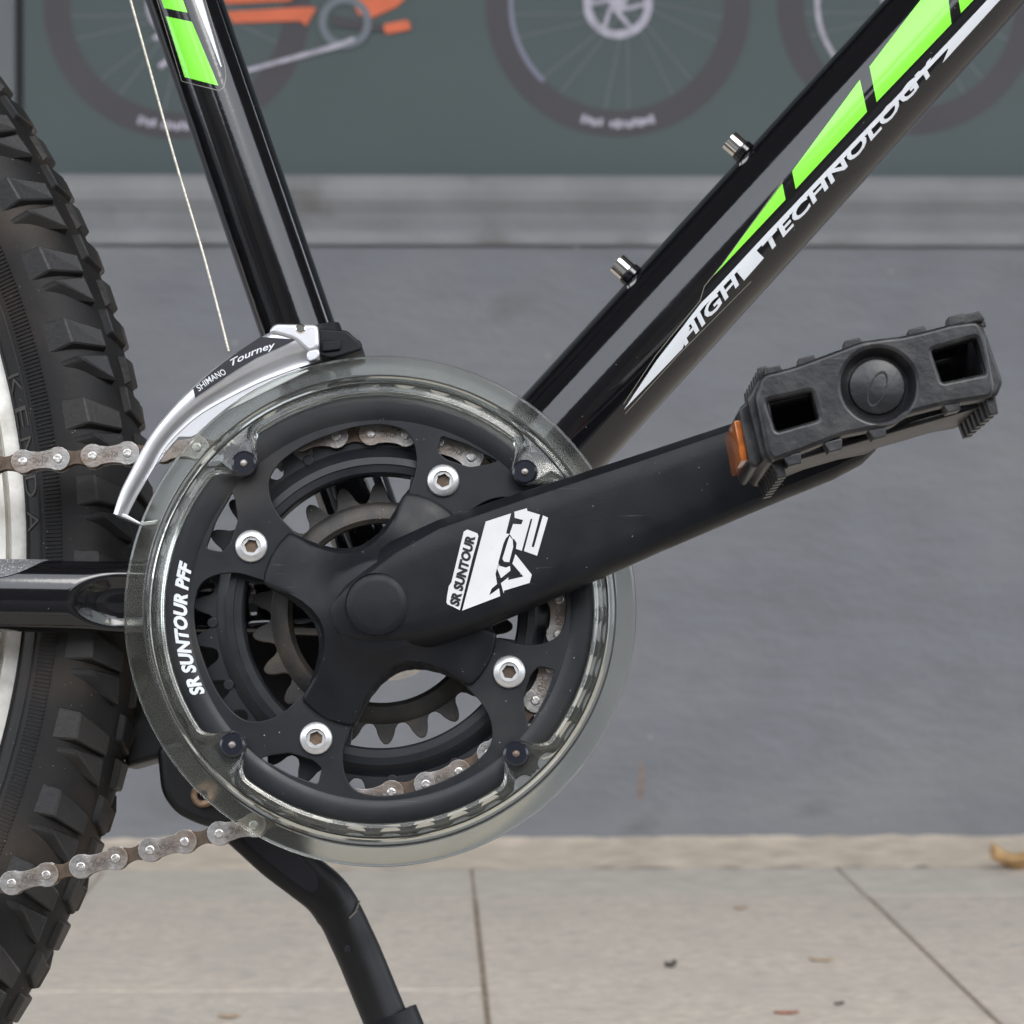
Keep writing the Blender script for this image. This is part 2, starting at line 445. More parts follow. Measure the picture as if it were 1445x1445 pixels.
# pavement: joint bed with single slabs laid on it, set square to the shop wall
pave = mesh('pavement', [(-3, -2.02, -0.0022), (4, -2.02, -0.0022), (4, 0.1, -0.0022), (-3, 0.1, -0.0022)], [(0, 1, 2, 3)], m_joint)
pave.location = (0, WALL_Y, 0); pave.rotation_euler.z = YAW
tag(pave, kind='structure')
slab_meshes = {}
def slab(x0, x1, y0, y1):
    g = 0.0016
    key = (round(x1 - x0, 3), round(y1 - y0, 3))
    if key not in slab_meshes:
        o = box('paving_slab', -key[0] / 2 + g, key[0] / 2 - g, -key[1] / 2 + g, key[1] / 2 - g, -0.03, 0.0, m_slab, pave, 0.0012)
        slab_meshes[key] = o.data
    else:
        o = bpy.data.objects.new('paving_slab', slab_meshes[key]); COL.objects.link(o); o.parent = pave
    o.location = ((x0 + x1) / 2, (y0 + y1) / 2, random.uniform(-0.0006, 0.0006))
    return o
CW = 0.318
for i in range(-7, 10):
    x0 = -0.311 + CW * i
    if i == -1: continue
    xa = x0 - (CW if i == 0 else 0)
    cuts = [-0.338]
    if i == 0: cuts += [-0.768]
    else: cuts += [-0.338 - 0.86 + 0.12 * (i % 2)]
    while cuts[-1] > -2.0:
        cuts.append(max(-2.02, cuts[-1] - 0.43 * (1 if i == 0 else 1.4)))
    for a, b in zip(cuts[:-1], cuts[1:]):
        slab(xa, x0 + CW, b, a)
for i in range(-7, 10):
    x0 = -0.311 + CW * i
    o = box('edging_strip', x0 + 0.001, x0 + CW - 0.001, -0.334, -0.166, -0.03, -0.001, m_gutter, pave, 0.001)
added_kerb = box('added_kerb', -3, 4, -2.17, -2.024, -0.30, 0.0, m_gutter, None, 0.008)  # unseen, added close in so the dark road darkens what the tubes mirror
added_kerb.location = (0, WALL_Y, 0); added_kerb.rotation_euler.z = YAW
tag(added_kerb, kind='structure')
fil = extrude_x('mortar_fillet', [(-0.165, -0.0015), (-0.12, 0.0005), (-0.06, 0.0015), (-0.02, 0.0025), (-0.008, 0.0045), (0.004, 0.007)], -2.4, 3.2, m_sand, pave, 300, 0.0016)
tag(fil, 'uneven beige mortar along the foot of the wall')

# shop wall with moulding
wall = empty('shop_wall', None, (0, WALL_Y, 0), YAW)
tag(wall, 'blue grey rendered low shop wall with a moulded ledge behind the bicycle', 'wall')
ZL = 0.553
extrude_x('plinth', [(0.30, 0.0), (0.0, 0.0), (0.0, ZL)], -2.4, 3.2, m_wall, wall)
extrude_x('ledge', [(0.002, ZL), (-0.0050, ZL + 0.0002), (-0.0055, ZL + 0.0030), (-0.0055, ZL + 0.0120), (0.012, ZL + 0.0125), (0.0115, ZL + 0.018),
                    (0.009, ZL + 0.030), (0.005, ZL + 0.038), (0.003, ZL + 0.042), (0.002, ZL + 0.050), (0.003, ZL + 0.060), (0.007, ZL + 0.065), (0.30, ZL + 0.066)], -2.4, 3.2, m_ledge, wall, smooth=False)
box('upper_wall', -2.4, 3.2, 0.062, 0.32, ZL + 0.067, 1.9, m_panel, wall)
box('shop_window', -2.4, 3.2, 0.10, 0.32, 1.902, 3.2, m_glass, wall)
box('upper_storey', -6.0, 7.0, 0.04, 0.32, 3.202, 7.5, m_facade, wall)
box('added_canopy', -6.0, 7.0, -3.10, 0.038, 2.95, 3.15, m_facade, wall)  # unseen, added to block the overhead sky and darken steep reflections
# the print hung on the wall
ban = empty('shop_banner', None, (0, WALL_Y, 0), YAW)
tag(ban, 'green grey shop banner printed with mountain bikes above the wall ledge', 'banner')
WY = 0.046
def wallpt(px, py, y):
    """point on the upright plane y of the wall's own frame"""
    c, s = math.cos(YAW), math.sin(YAW)
    d = ray(px, py); o = CAM - Vector((0, WALL_Y, 0))
    dl = Vector((d.x * c + d.y * s, -d.x * s + d.y * c, d.z)); ol = Vector((o.x * c + o.y * s, -o.x * s + o.y * c, o.z))
    return ol + dl * ((y - ol.y) / dl.y)
def W2(px, py): 
    p = wallpt(px, py, WY); return (p.x, p.z)
def wplate(name, loops, t, mat, parent, lift=0.0):
    return plate(name, loops, WY - lift - t, WY - lift, mat, parent, 0.0)
xL = W2(33, 100)[0]
box('sheet', xL, 2.6, WY, WY + 0.012, ZL + 0.0665, 1.85, m_banner, ban, 0.001)
box('edge_gap', xL - 0.006, xL, WY + 0.004, WY + 0.012, ZL + 0.067, 1.85, m_dark, ban)
lp = tag(box('door_panel', -2.4, xL - 0.007, WY - 0.004, WY + 0.012, ZL + 0.067, 1.85, m_panel, wall, 0.002), None)
K = 2.70 / F        # metres per photograph pixel at the wall
def ann(c, r0, r1, a0, a1, n=40):
    o = [(c[0] + r1 * math.cos(a0 + (a1 - a0) * i / n), c[1] + r1 * math.sin(a0 + (a1 - a0) * i / n)) for i in range(n + 1)]
    q = [(c[0] + r0 * math.cos(a1 - (a1 - a0) * i / n), c[1] + r0 * math.sin(a1 - (a1 - a0) * i / n)) for i in range(n + 1)]
    return o + q
def strip2(a, b, w):
    a, b = Vector(a), Vector(b); d = (b - a).normalized(); q = Vector((-d.y, d.x)) * w / 2
    return [tuple(a + q), tuple(b + q), tuple(b - q), tuple(a - q)]
for (cx, cy, rot, lt) in ((250, 8, 45, (R(-109), R(-80))), (872, 6, 50, (R(-108), R(-72))), (1283, 4, 40, None)):
    c = W2(cx, cy)
    wplate('printed_tyre', [circle2(*c, 191 * K, 96), circle2(*c, 153 * K, 96)], 0.0004, m_ptyre, ban)
    if cx > 300:
        r_in = 130 if cx > 1000 else 151
        wplate('printed_rim', [ann(c, r_in * K, (r_in + 7) * K, R(150), R(226)), ], 0.0004, m_plight if cx > 1000 else m_prim, ban, 0.0006)
    for k in range(28):
        a = 2 * PI * k / 28 + 0.1
        q = (c[0] + 16 * K * math.cos(a + 0.9), c[1] + 16 * K * math.sin(a + 0.9)); e = (c[0] + 152 * K * math.cos(a), c[1] + 152 * K * math.sin(a))
        if k % 3 != 1:
            wplate('printed_spoke', [strip2(q, e, 1.6 * K)], 0.0003, m_pspoke, ban, 0.0003)
    wplate('printed_rotor', [circle2(*c, rot * K, 64), circle2(*c, rot * 0.76 * K, 48)], 0.0004, m_plight, ban, 0.0008)
    for k in range(6):
        a = 2 * PI * k / 6
        wplate('printed_rotor_arm', [strip2((c[0] + 12 * K * math.cos(a - .6), c[1] + 12 * K * math.sin(a - .6)), (c[0] + rot * .8 * K * math.cos(a), c[1] + rot * .8 * K * math.sin(a)), 6 * K)], 0.0003, m_plight, ban, 0.0009)
    wplate('printed_hub', [circle2(*c, 13 * K, 32)], 0.0004, m_plight, ban, 0.0013)
    if lt:
        a0, a1 = lt
        for k in range(13):
            if k == 4: continue
            t0 = a0 + (a1 - a0) * (k + 0.08) / 13; t1 = a0 + (a1 - a0) * (k + 0.86) / 13
            wplate('printed_lettering', [ann(c, (166 + (k % 3) * 1.5) * K, (179 - (k % 2) * 2) * K, t0, t1, 4)], 0.0004, m_plight, ban, 0.0006)
W = lambda pts: [W2(x, y) for x, y in pts]
wplate('printed_frame', [W([(318, 17), (436, 10), (447, 12), (432, 37), (424, 30), (330, 33)])], 0.0005, m_porange, ban, 0.0016)
wplate('printed_frame', [W([(300, -10), (420, -14), (410, 2), (322, 6)])], 0.0005, m_porange, ban, 0.0016)
wplate('printed_frame', [W([(492, -12), (582, -12), (560, 10), (520, 28), (505, 20)])], 0.0005, m_porange, ban, 0.0016)
wplate('printed_pedal', [round_loop(W([(540, 35), (576, 28), (581, 42), (544, 49)]), 0.003)], 0.0005, m_porange, ban, 0.0021)
wplate('printed_crank', [W([(470, 22), (545, 36), (545, 46), (470, 38)])], 0.0005, m_ptyre, ban, 0.0016)
wplate('printed_chainstay', [W([(346, 98), (480, 60), (500, 52), (500, 58), (480, 68), (349, 103)])], 0.0004, m_plight, ban, 0.0021)
c = W2(487, 32)
wplate('printed_chainring', [circle2(*c, 38 * K, 48), circle2(*c, 27 * K, 48)], 0.0004, m_pspoke, ban, 0.0019)
for rr in ((217, 55, 262, 30), (225, 95, 248, 78)):
    wplate('printed_derailleur', [strip2(W2(rr[0], rr[1]), W2(rr[2], rr[3]), 8 * K)], 0.0004, m_plight, ban, 0.0016)

st_ = [wallpt(x, y, -0.0006) for x, y in ((903, 1072), (909, 1085), (910, 1105), (907, 1124), (902, 1132), (899, 1118), (901, 1092))]
plate('rust_stain', [smooth_loop([(p.x, p.z) for p in st_], 4)], -0.0006, -0.0002, m_stain, wall, 0.0)
# unseen frontages across the street, added and sized for what the glossy paint mirrors
random.seed(21)
xo = -32.0
for k in range(9):
    w_ = random.uniform(5.5, 9.0); h_ = (5.2, 6.4, 4.6, 5.8, 6.9, 4.9, 6.2, 5.4, 6.6)[k]
    tag(box('unseen_frontage', xo, xo + w_ - 0.05, -19.0 - (k % 3) * 0.4, -15.0 - (k % 2) * 0.8, -0.16, h_, m_opp if k % 2 else m_opp2), kind='structure')
    xo += w_

# ------------------------------------------------------------------ the bicycle
bike = empty('bicycle', None, (0, 0, 0))
bike.rotation_euler = (-LEAN, 0, 0)
tag(bike, 'black mountain bicycle with lime green stripes leaning on its kickstand', 'bicycle')
C0 = Vector((0, 0, H0))
MID = 0.0475                       # the bicycle's centre plane; y = 0 is the chain line

# --- frame tubes
def plane_line(p1, p2, y):
    return P(*p1, y), P(*p2, y)
st_a = P(256.0, -12, MID); st_b = P(419.0, 462, MID)
st_d = (st_b - st_a).normalized()
ST_A, ST_B = st_a - st_d * 0.25, st_b + st_d * 0.108
ST_R = 0.0142
tube('seat_tube', ST_A, ST_B, ST_R, m_paint, bike, 64)
dt_1 = P(860, 538, MID); dt_2 = P(1330, 22, MID)
dt_d = (dt_2 - dt_1).normalized()
DT_A, DT_B = dt_1 - dt_d * 0.118, dt_2 + dt_d * 0.22
DT_R = 0.0204
downtube = tube('down_tube', DT_A, DT_B, DT_R, m_paint, bike, 72)
bbshell = lathe_y('bottom_bracket_shell', [(0.0, 0.012), (0.0195, 0.012), (0.0205, 0.013), (0.0205, 0.082), (0.0195, 0.083), (0.0, 0.083)], 0, H0, m_paint, bike, 64)
lathe_y('bottom_bracket_axle', [(0.0, -0.018), (0.0085, -0.018), (0.0085, 0.012)], 0, H0, m_ring, bike, 32)

# prints on the down tube
seatpr = bpy.data.objects['seat_tube']
def on_dt(px, py, k=1): return on_tube(px, py, DT_A, DT_B, DT_R + 0.00012 * k)
def on_st(px, py, k=1): return on_tube(px, py, ST_A, ST_B, ST_R + 0.00012 * k)
for poly in ([(1227, 94), (1318, -25), (1335, -25), (1342.7, 33.6), (1237, 144)],
             [(1117.8, 241.7), (1213.4, 112.5), (1223.5, 157.8), (1122.8, 266.9)],
             [(1104, 258.9), (1108.5, 281.6), (1007.2, 389)],
             [(1348, -25), (1398, -25), (1356, 18.5)]):
    patch('green_stripe', [poly], lambda x, y: on_dt(x, y, 1), m_green, downtube)
# HIGH TECHNOLOGY, its letters growing out of the lower edge of a white stripe
edge_u = [(966, 458), (975, 446), (989.6, 427.4), (1007, 410), (1082, 329), (1157, 250), (1239, 164), (1330, 67), (1338, 59)]
stripe = edge_u + [(x + 4.4, y + 4.2) for x, y in reversed(edge_u)]
for poly in ([(880.5, 578), (927, 508), (966, 458), (974, 462), (963, 492)], stripe,
             [(1040, 384), (1066, 352), (1078, 364), (1050, 396)],
             [(1334, 63), (1393, 0), (1420, -28), (1436, -26), (1411, 0), (1330, 89), (1338, 70)]):
    patch('white_stripe', [poly], lambda x, y: on_dt(x, y, 2), m_white, downtube)
def tube_text(txt, a, b, up_):
    def put(u, v, w):
        return on_dt(a[0] + (b[0] - a[0]) * u + up_[0] * v, a[1] + (b[1] - a[1]) * u + up_[1] * v, 2.6)
    text_mesh(txt, put, m_white, downtube, 'tube_lettering', bold=0.03, spacing=1.06)
tube_text('HIGH', (967, 489), (1043, 402), (-8.0, -16.5))
tube_text('TECHNOLOGY', (1082, 361), (1322, 97), (-8.0, -16.5))
def hairline(name, pts, w, fn, mat, parent):
    polys = []
    for a, b in zip(pts[:-1], pts[1:]):
        polys.append(strip2(a, b, w))
    patch(name, polys, fn, mat, parent, 8)
hairline('decal_edge', [(882, 584), (960, 498), (1060, 397)], 0.9, lambda x, y: on_dt(x, y, 1.5), m_film, downtube)
hairline('decal_edge', [(880, 570), (925, 502), (988, 424), (994, 404), (1020, 372), (1105, 255)], 0.8, lambda x, y: on_dt(x, y, 1.5), m_film, downtube)
# prints on the seat tube
st_poly = lambda pts: zoomed(200, 0, 6.02, pts)
patch('green_stripe', [st_poly([(132, -110), (310, -110), (390, 108), (190, 68)])], on_st, m_green, seatpr)
patch('green_stripe', [st_poly([(205, 138), (425, 185), (652, 728), (365, 655)])], on_st, m_green, seatpr)
patch('white_stripe', [st_poly([(402, -120), (490, -120), (515, 0), (680, 565), (672, 570)])], on_st, m_white, seatpr)
hairline('decal_edge', st_poly([(100, -100), (340, 690), (660, 770), (700, 735), (715, 650), (705, 560), (540, 0), (515, -100)]), 0.9, on_st, m_film, seatpr)

# bottle bolts on the down tube
up = Vector((-dt_d.z, 0, dt_d.x))
for (px, py) in ((893, 391), (1049, 215)):
    base = P(px, py, MID - 0.002)
    t = (base - DT_A).dot(dt_d)
    foot = DT_A + dt_d * t + up * (DT_R - 0.0006); foot.y = MID - 0.002
    b = empty('bottle_bolt', bike)
    tube('washer', foot, foot + up * 0.0022, 0.0046, m_paint, b, 24)
    tube('ring', foot + up * 0.0022, foot + up * 0.0030, 0.0042, m_black, b, 24)
    tube('head', foot + up * 0.0028, foot + up * 0.0082, 0.0040, m_chrome, b, 24)

# right chainstay with its pressed hollow
cs_nx, cs_nr = 260, 72
def cs_point(t, a, off=0.0):
    """t: 0 left .. 1 at the bottom bracket"""
    pa, pb = P(-170, 838, 0.004), P(500, 848, 0.024)
    c = pa.lerp(pb, t)
    h = 0.0128 + 0.0006 * t; w = 0.0088
    px = c.x
    p = Vector((c.x, c.y - (w + off) * math.cos(a), c.z + (h + off) * math.sin(a)))
    # the hollow
    q = P(170, 850, 0.008)
    u = (p.x - q.x) / 0.0190 if p.x < q.x else (p.x - q.x) / 0.09
    v = (p.z - q.z) / 0.0105
    d = u * u + v * v
    if d < 1 and p.y < c.y:
        k = 1 - d; p.y += 0.0050 * k * k * (3 - 2 * k)
    return p
rings = []
for i in range(cs_nx + 1):
    rings.append([cs_point(i / cs_nx, 2 * PI * j / cs_nr) for j in range(cs_nr)])
stay = loft('chainstay', rings, m_paint, bike)
# far chainstay
sweep('far_chainstay', [P(-170, 850, 0.095), P(200, 866, 0.083), P(520, 872, 0.072)], [(0.0125, 0.009)] * 3, m_paint, bike, 24)
# patch stuck on the stay
V, Fc = [], []
nx_, na_ = 26, 12
for i in range(nx_ + 1):
    t = 0.0 + (0.352) * i / nx_
    edge = 1.0 if i < nx_ * 0.62 else math.sqrt(max(0.0, 1 - ((i / nx_ - 0.62) / 0.38) ** 2))
    for j in range(na_ + 1):
        a0, a1 = R(95), R(95) - R(72) * max(edge, 0.02)
        a = a0 + (a1 - a0) * j / na_
        p = cs_point(t, a, 0.00035)
        V.append(p)
for i in range(nx_):
    for j in range(na_):
        Fc.append((i * (na_ + 1) + j, i * (na_ + 1) + j + 1, (i + 1) * (na_ + 1) + j + 1, (i + 1) * (na_ + 1) + j))
mesh('guard_patch', V, Fc, m_tape, stay)

# --- rear wheel
HUB = P(-985, 799, MID)
wheel = empty('rear_wheel', bike); 
RC, RM = 0.2925, 0.0245
tyre = None
prof = []
for k in range(41):
    ph = R(-139 + 278 * k / 40)
    prof.append((RC + RM * math.cos(ph) * (1.0), -RM * 1.04 * math.sin(ph)))
tyre = lathe_y('rear_tyre', prof, 0, 0, m_rubber, bike, 240)
tyre.location = HUB
NP = 65
def tp(t, ph, h):
    th = t / 0.308 / 1000.0; r = RM + h / 1000.0; q = R(ph)
    rad = RC + r * math.cos(q)
    return Vector((rad * math.cos(th), -r * 1.04 * math.sin(q), -rad * math.sin(th)))
def hull_block(name, base, top, mirror=False, shift=0.0):
    """base and top are matching corner lists (mm along the tread, degrees across it, mm high)"""
    n = len(base); s = -1 if mirror else 1
    V = [tp(t + shift, ph * s, -0.6) for t, ph in base] + [tp(t + shift, ph * s, h * 0.72) for t, ph, h in top]
    Fc = [tuple(range(n, 2 * n))] + [(i, (i + 1) % n, n + (i + 1) % n, n + i) for i in range(n)]
    bm = bmesh.new()
    vs = [bm.verts.new(v) for v in V]
    for f in Fc: bm.faces.new([vs[i] for i in f])
    bmesh.ops.recalc_face_normals(bm, faces=bm.faces)
    bmesh.ops.bevel(bm, geom=[e for e in bm.edges if not e.is_boundary], offset=0.0005, segments=1, affect='EDGES')
    bmesh.ops.triangulate(bm, faces=[f for f in bm.faces if len(f.verts) > 4])
    me = bpy.data.meshes.new(name); bm.to_mesh(me); bm.free()
    me.materials.append(m_knob)
    return me
A_b = [(0, 97), (13, 99), (15.5, 38), (6.5, 38)]
A_t = [(0.5, 71, 4.2), (11.0, 70, 4.8), (14.5, 42, 4.8), (7.5, 43, 5.0)]
B_b = [(-13.5, 92), (-11.0, 88), (-2.0, 38), (-14, 38)]
B_t = [(-14.5, 68, 3.6), (-12.3, 64, 4.4), (-3.0, 41, 5.0), (-13.0, 44, 5.0)]
C_b = [(-2, 32), (9, 31), (14, 5), (3, 3)]
C_t = [(-1, 29, 3.6), (8, 28, 3.6), (12.5, 8, 3.2), (4, 6, 3.2)]
D_b = [(-14.5, 22), (-3, 20), (-2, -8), (-14, -10)]
D_t = [(-13.5, 19, 3.2), (-4, 17, 3.2), (-3, -5, 3.0), (-13, -7, 3.0)]
blocks = [hull_block('tread_block', A_b, A_t), hull_block('tread_block', B_b, B_t), hull_block('tread_block', C_b, C_t), hull_block('tread_block', D_b, D_t),
          hull_block('tread_block', A_b, A_t, True, 15), hull_block('tread_block', C_b, C_t, True, 0), hull_block('tread_block', B_b, B_t, True, 15)]
ph0 = math.atan2(457.5 - 799, 110.5 + 985)
rest = bmesh.new()
for k in range(NP):
    th = ph0 + 2 * PI * k / NP
    thn = (th + PI) % (2 * PI) - PI
    if abs(thn) < R(62):
        for me in blocks:
            o = bpy.data.objects.new('tread_block', me); COL.objects.link(o)
            o.parent = tyre; o.rotation_euler = (random.uniform(-0.0012, 0.0012), th + random.uniform(-0.0022, 0.0022), random.uniform(-0.0015, 0.0015))
    else:
        mt = Matrix.Rotation(th, 4, 'Y')
        for me in blocks:
            n0 = len(rest.verts)
            rest.from_mesh(me)
            rest.verts.ensure_lookup_table()
            bmesh.ops.transform(rest, matrix=mt, verts=rest.verts[n0:])
me = bpy.data.meshes.new('rest_of_tread'); rest.to_mesh(me); rest.free()
tag(link('rest_of_tread', me, m_knob, tyre, False), kind='stuff')
# fine ribs on the side wall
V, Fc = [], []
NR = 1240
def tq(th, ph, h):
    r = RM + h; q = R(ph); rad = RC + r * math.cos(q)
    return (rad * math.cos(th), -r * 1.04 * math.sin(q), -rad * math.sin(th))
for k in range(NR):
    th = 2 * PI * k / NR
    if abs((th + PI) % (2 * PI) - PI) > R(75): continue
    w = 2 * PI / NR * 0.27; b = len(V)
    for ph in (100, 115):
        V += [tq(th - w, ph, 0.0), tq(th - w * 0.5, ph, 0.0006), tq(th + w * 0.5, ph, 0.0006), tq(th + w, ph, 0.0)]
    Fc += [(b, b + 1, b + 5, b + 4), (b + 1, b + 2, b + 6, b + 5), (b + 2, b + 3, b + 7, b + 6)]
tag(mesh('sidewall_ribs', V, Fc, m_rubber, tyre, False), kind='stuff')
for ph, hh in ((121, 0.0005), (137, 0.0008)):
    V, Fc = [], []
    for k in range(241):
        th = -R(80) + R(160) * k / 240
        V += [tq(th, ph - 0.9, 0.0), tq(th, ph, hh), tq(th, ph + 0.9, 0.0)]
        if k < 240:
            b = 3 * k; Fc += [(b, b + 1, b + 4, b + 3), (b + 1, b + 2, b + 5, b + 4)]
    mesh('moulding_line', V, Fc, m_rubber, tyre)
# raised letters K E N D A running down the side wall
for ch, py in (('K', 540), ('E', 590), ('N', 636), ('D', 692), ('A', 742)):
    th_c = math.atan2(py - 799, 60 + 1003)
    def put(u, v, w, th_c=th_c):
        return Vector(tq(th_c + (u - 0.5) * 0.028, 136 - 14 * v, 0.0004))
    text_mesh(ch, put, m_raised, tyre, 'raised_letter', bold=-0.01)

rim = lathe_y('rear_rim', [(0.2714, -0.0043), (0.2796, -0.0102), (0.2794, -0.0124), (0.2776, -0.0131), (0.2678, -0.0131), (0.2671, -0.008), (0.2661, -0.008), (0.2656, -0.013), (0.2622, -0.0126), (0.2612, -0.006), (0.26, -0.002), (0.258, 0), (0.26, 0.002), (0.2612, 0.006), (0.2622, 0.0126), (0.2656, 0.013), (0.2661, 0.008), (0.2671, 0.008), (0.2678, 0.0131), (0.2776, 0.0131), (0.2794, 0.0124), (0.2796, 0.0102), (0.2714, 0.0043)], 0, 0, m_rim, bike, 240, True, 25)
rim.location = HUB
hub = lathe_y('rear_hub', [(0.0, -0.04), (0.012, -0.04), (0.022, -0.030), (0.024, -0.027), (0.014, -0.024), (0.012, 0.024), (0.024, 0.027), (0.022, 0.03), (0.0, 0.04)], 0, 0, m_bolt, bike, 48)
hub.location = HUB
spm = None
for k in range(32):
    a = 2 * PI * (k + 0.5) / 32; sgn = -1 if k % 2 else 1
    a2 = a + sgn * (0.9 if k % 4 < 2 else -0.9)
    p = Vector((0.022 * math.cos(a2), 0.028 * sgn, 0.022 * math.sin(a2))); q = Vector((0.259 * math.cos(a), 0.0, 0.259 * math.sin(a)))
    s_ = tube('spoke', p, q, 0.001, m_chrome, rim, 6)

# --- chain
PITCH_C = 0.01250
NT = 32
RP = NT * PITCH_C / (2 * PI)
c2 = Vector((0, H0))
def v2(px, py): 
    p = P(px, py, -0.003); return Vector((p.x, p.z))
l1, l2 = v2(310, 1178), v2(17, 1248)
dl = (l1 - l2).normalized(); nl = Vector((dl.y, -dl.x))
T1 = c2 + nl * RP
u2, u1 = v2(189.5, 642.6), v2(46, 654)
du = (u2 - u1).normalized(); nu = Vector((-du.y, du.x))
T2 = c2 + nu * RP
a1 = math.atan2(nl.y, nl.x); a2 = math.atan2(nu.y, nu.x)
arc = (a2 - a1) * RP
s_pin = -((T1 - l1).dot(dl))                  # arc length of the known pin, zero where the chain meets the ring
def chain_at(s):
    if s < 0: return T1 + dl * s
    if s < arc:
        a = a1 + s / RP; return c2 + Vector((math.cos(a), math.sin(a))) * RP
    return T2 - du * (s - arc)
chain = empty('chain', bike)
def bean(pitch, r, waist, n=12):
    pts = []
    for i in range(n + 1):
        a = -R(128) + R(256) * i / n
        pts.append((pitch / 2 + r * math.cos(a), r * math.sin(a)))
    pts.append((0, waist))
    for i in range(n + 1):
        a = PI - R(128) + R(256) * i / n
        pts.append((-pitch / 2 + r * math.cos(a), r * math.sin(a)))
    pts.append((0, -waist))
    out = []
    for i, p in enumerate(pts):
        out.append(p)
    # soften the waist
    m = len(out); fin = []
    for i in range(m):
        p0, p, p1 = out[i - 1], out[i], out[(i + 1) % m]
        if abs(p[0]) < 1e-9:
            for t in (0.3, 0.7):
                fin.append((p0[0] * (1 - t) * .5 + p[0], p0[1] * (1 - t) * .25 + p[1] * (1 - (1 - t) * .25)))
            fin.append(p)
            for t in (0.3, 0.7):
                fin.append((p1[0] * t * .5 + p[0], p1[1] * t * .25 + p[1] * (1 - t * .25)))
        else:
            fin.append(p)
    return fin
def joined(mats, parts):
    bm = bmesh.new()
    for me in parts:
        bm.from_mesh(me); bpy.data.meshes.remove(me)
    me = bpy.data.meshes.new('link'); bm.to_mesh(me); bm.free()
    me.materials.append(mats)
    me.polygons.foreach_set('use_smooth', [True] * len(me.polygons)); me.set_sharp_from_angle(angle=R(35))
    return me
def xz(me, ym):
    me.transform(Matrix(((1, 0, 0, 0), (0, 0, -1, ym), (0, 1, 0, 0), (0, 0, 0, 1)))); return me
OUT = bean(PITCH_C, 0.00435, 0.0030)
INN = bean(PITCH_C, 0.0041, 0.0023)
outer_me = joined(m_link, [xz(flat_shape([OUT], 0.0005, 0.00018), -0.0033), xz(flat_shape([OUT], 0.0005, 0.00018), 0.0033)])
inner_me = joined(m_inner, [xz(flat_shape([INN], 0.0005, 0.00015), -0.0022), xz(flat_shape([INN], 0.0005, 0.00015), 0.0022),
                            xz(flat_shape([circle2(-PITCH_C / 2, 0, 0.0038, 16)], 0.0016), 0), xz(flat_shape([circle2(PITCH_C / 2, 0, 0.0038, 16)], 0.0016), 0)])
pin_me = joined(m_pin, [xz(flat_shape([circle2(0, 0, 0.00165, 14)], 0.0044, 0.0004), 0.0)])
stamps = {}
for key, txt, wd in (('kmc', 'KMC', 0.0056), ('e', '1E', 0.0030)):
    t = text_mesh(txt, lambda u, v, w, wd=wd: Vector(((u - 0.5) * wd, -0.00384, (v - 0.5) * 0.0021)), m_stamp, None, 'stamp', bold=-0.012)
    stamps[key] = t.data; bpy.data.objects.remove(t)
k_lo, k_hi = -19, 46
pin_angles = []
for k in range(k_lo, k_hi):
    s0 = s_pin + k * PITCH_C; s1 = s0 + PITCH_C
    p, q = chain_at(s0), chain_at(s1)
    if 0 < s0 < arc: pin_angles.append(a1 + s0 / RP)
    mid = (p + q) / 2; ang = math.atan2(q.y - p.y, q.x - p.x)
    wob = random.uniform(-0.00015, 0.00015)
    rot = (0, -ang, 0)
    if k % 2 == 0:
        o = bpy.data.objects.new('outer_link', outer_me)
        t = bpy.data.objects.new('stamp', stamps['e' if k in (8, 22) else 'kmc'])
        COL.objects.link(t); t.parent = chain; t.location = (mid.x, wob, mid.y); t.rotation_euler = (0, -ang + (PI if k % 4 == 0 and s0 < 0 else 0), 0)
        for e in (p, q):
            h = bpy.data.objects.new('pin', pin_me); COL.objects.link(h); h.parent = chain; h.location = (e.x, wob, e.y); h.rotation_euler = (0, random.uniform(0, 6), 0)
    else:
        o = bpy.data.objects.new('inner_link', inner_me)
    COL.objects.link(o); o.parent = chain; o.location = (mid.x, wob, mid.y); o.rotation_euler = rot

# --- chainrings
def sprocket(nt, phase, rp=None, add=0.0033, cut=1.0):
    rp = rp or nt * 0.01255 / (2 * PI)
    pts = []
    for k in range(nt):
        for f, dr in ((0, -0.0039), (0.12, -0.0036), (0.21, -0.0022), (0.27, 0.0), (0.34, 0.0018), (0.41, add - 0.0004), (0.46, add), (0.54, add), (0.59, add - 0.0004), (0.66, 0.0018), (0.73, 0.0), (0.79, -0.0022), (0.88, -0.0036)):
            a = phase + 2 * PI * (k + f) / nt
            dr = dr if dr > 0 else dr * cut
            pts.append((rp * 0 + (rp + dr) * math.cos(a), H0 + (rp + dr) * math.sin(a)))
    return pts
pxr = lambda r, y: r * (DIST + y) / F            # photograph pixels of radius -> metres at plane y
BOLT0 = 64.0
YG = -0.0095
def polar(r_px, a_deg, y):
    r = pxr(r_px, y); a = R(a_deg)
    return (r * math.cos(a), H0 + r * math.sin(a))
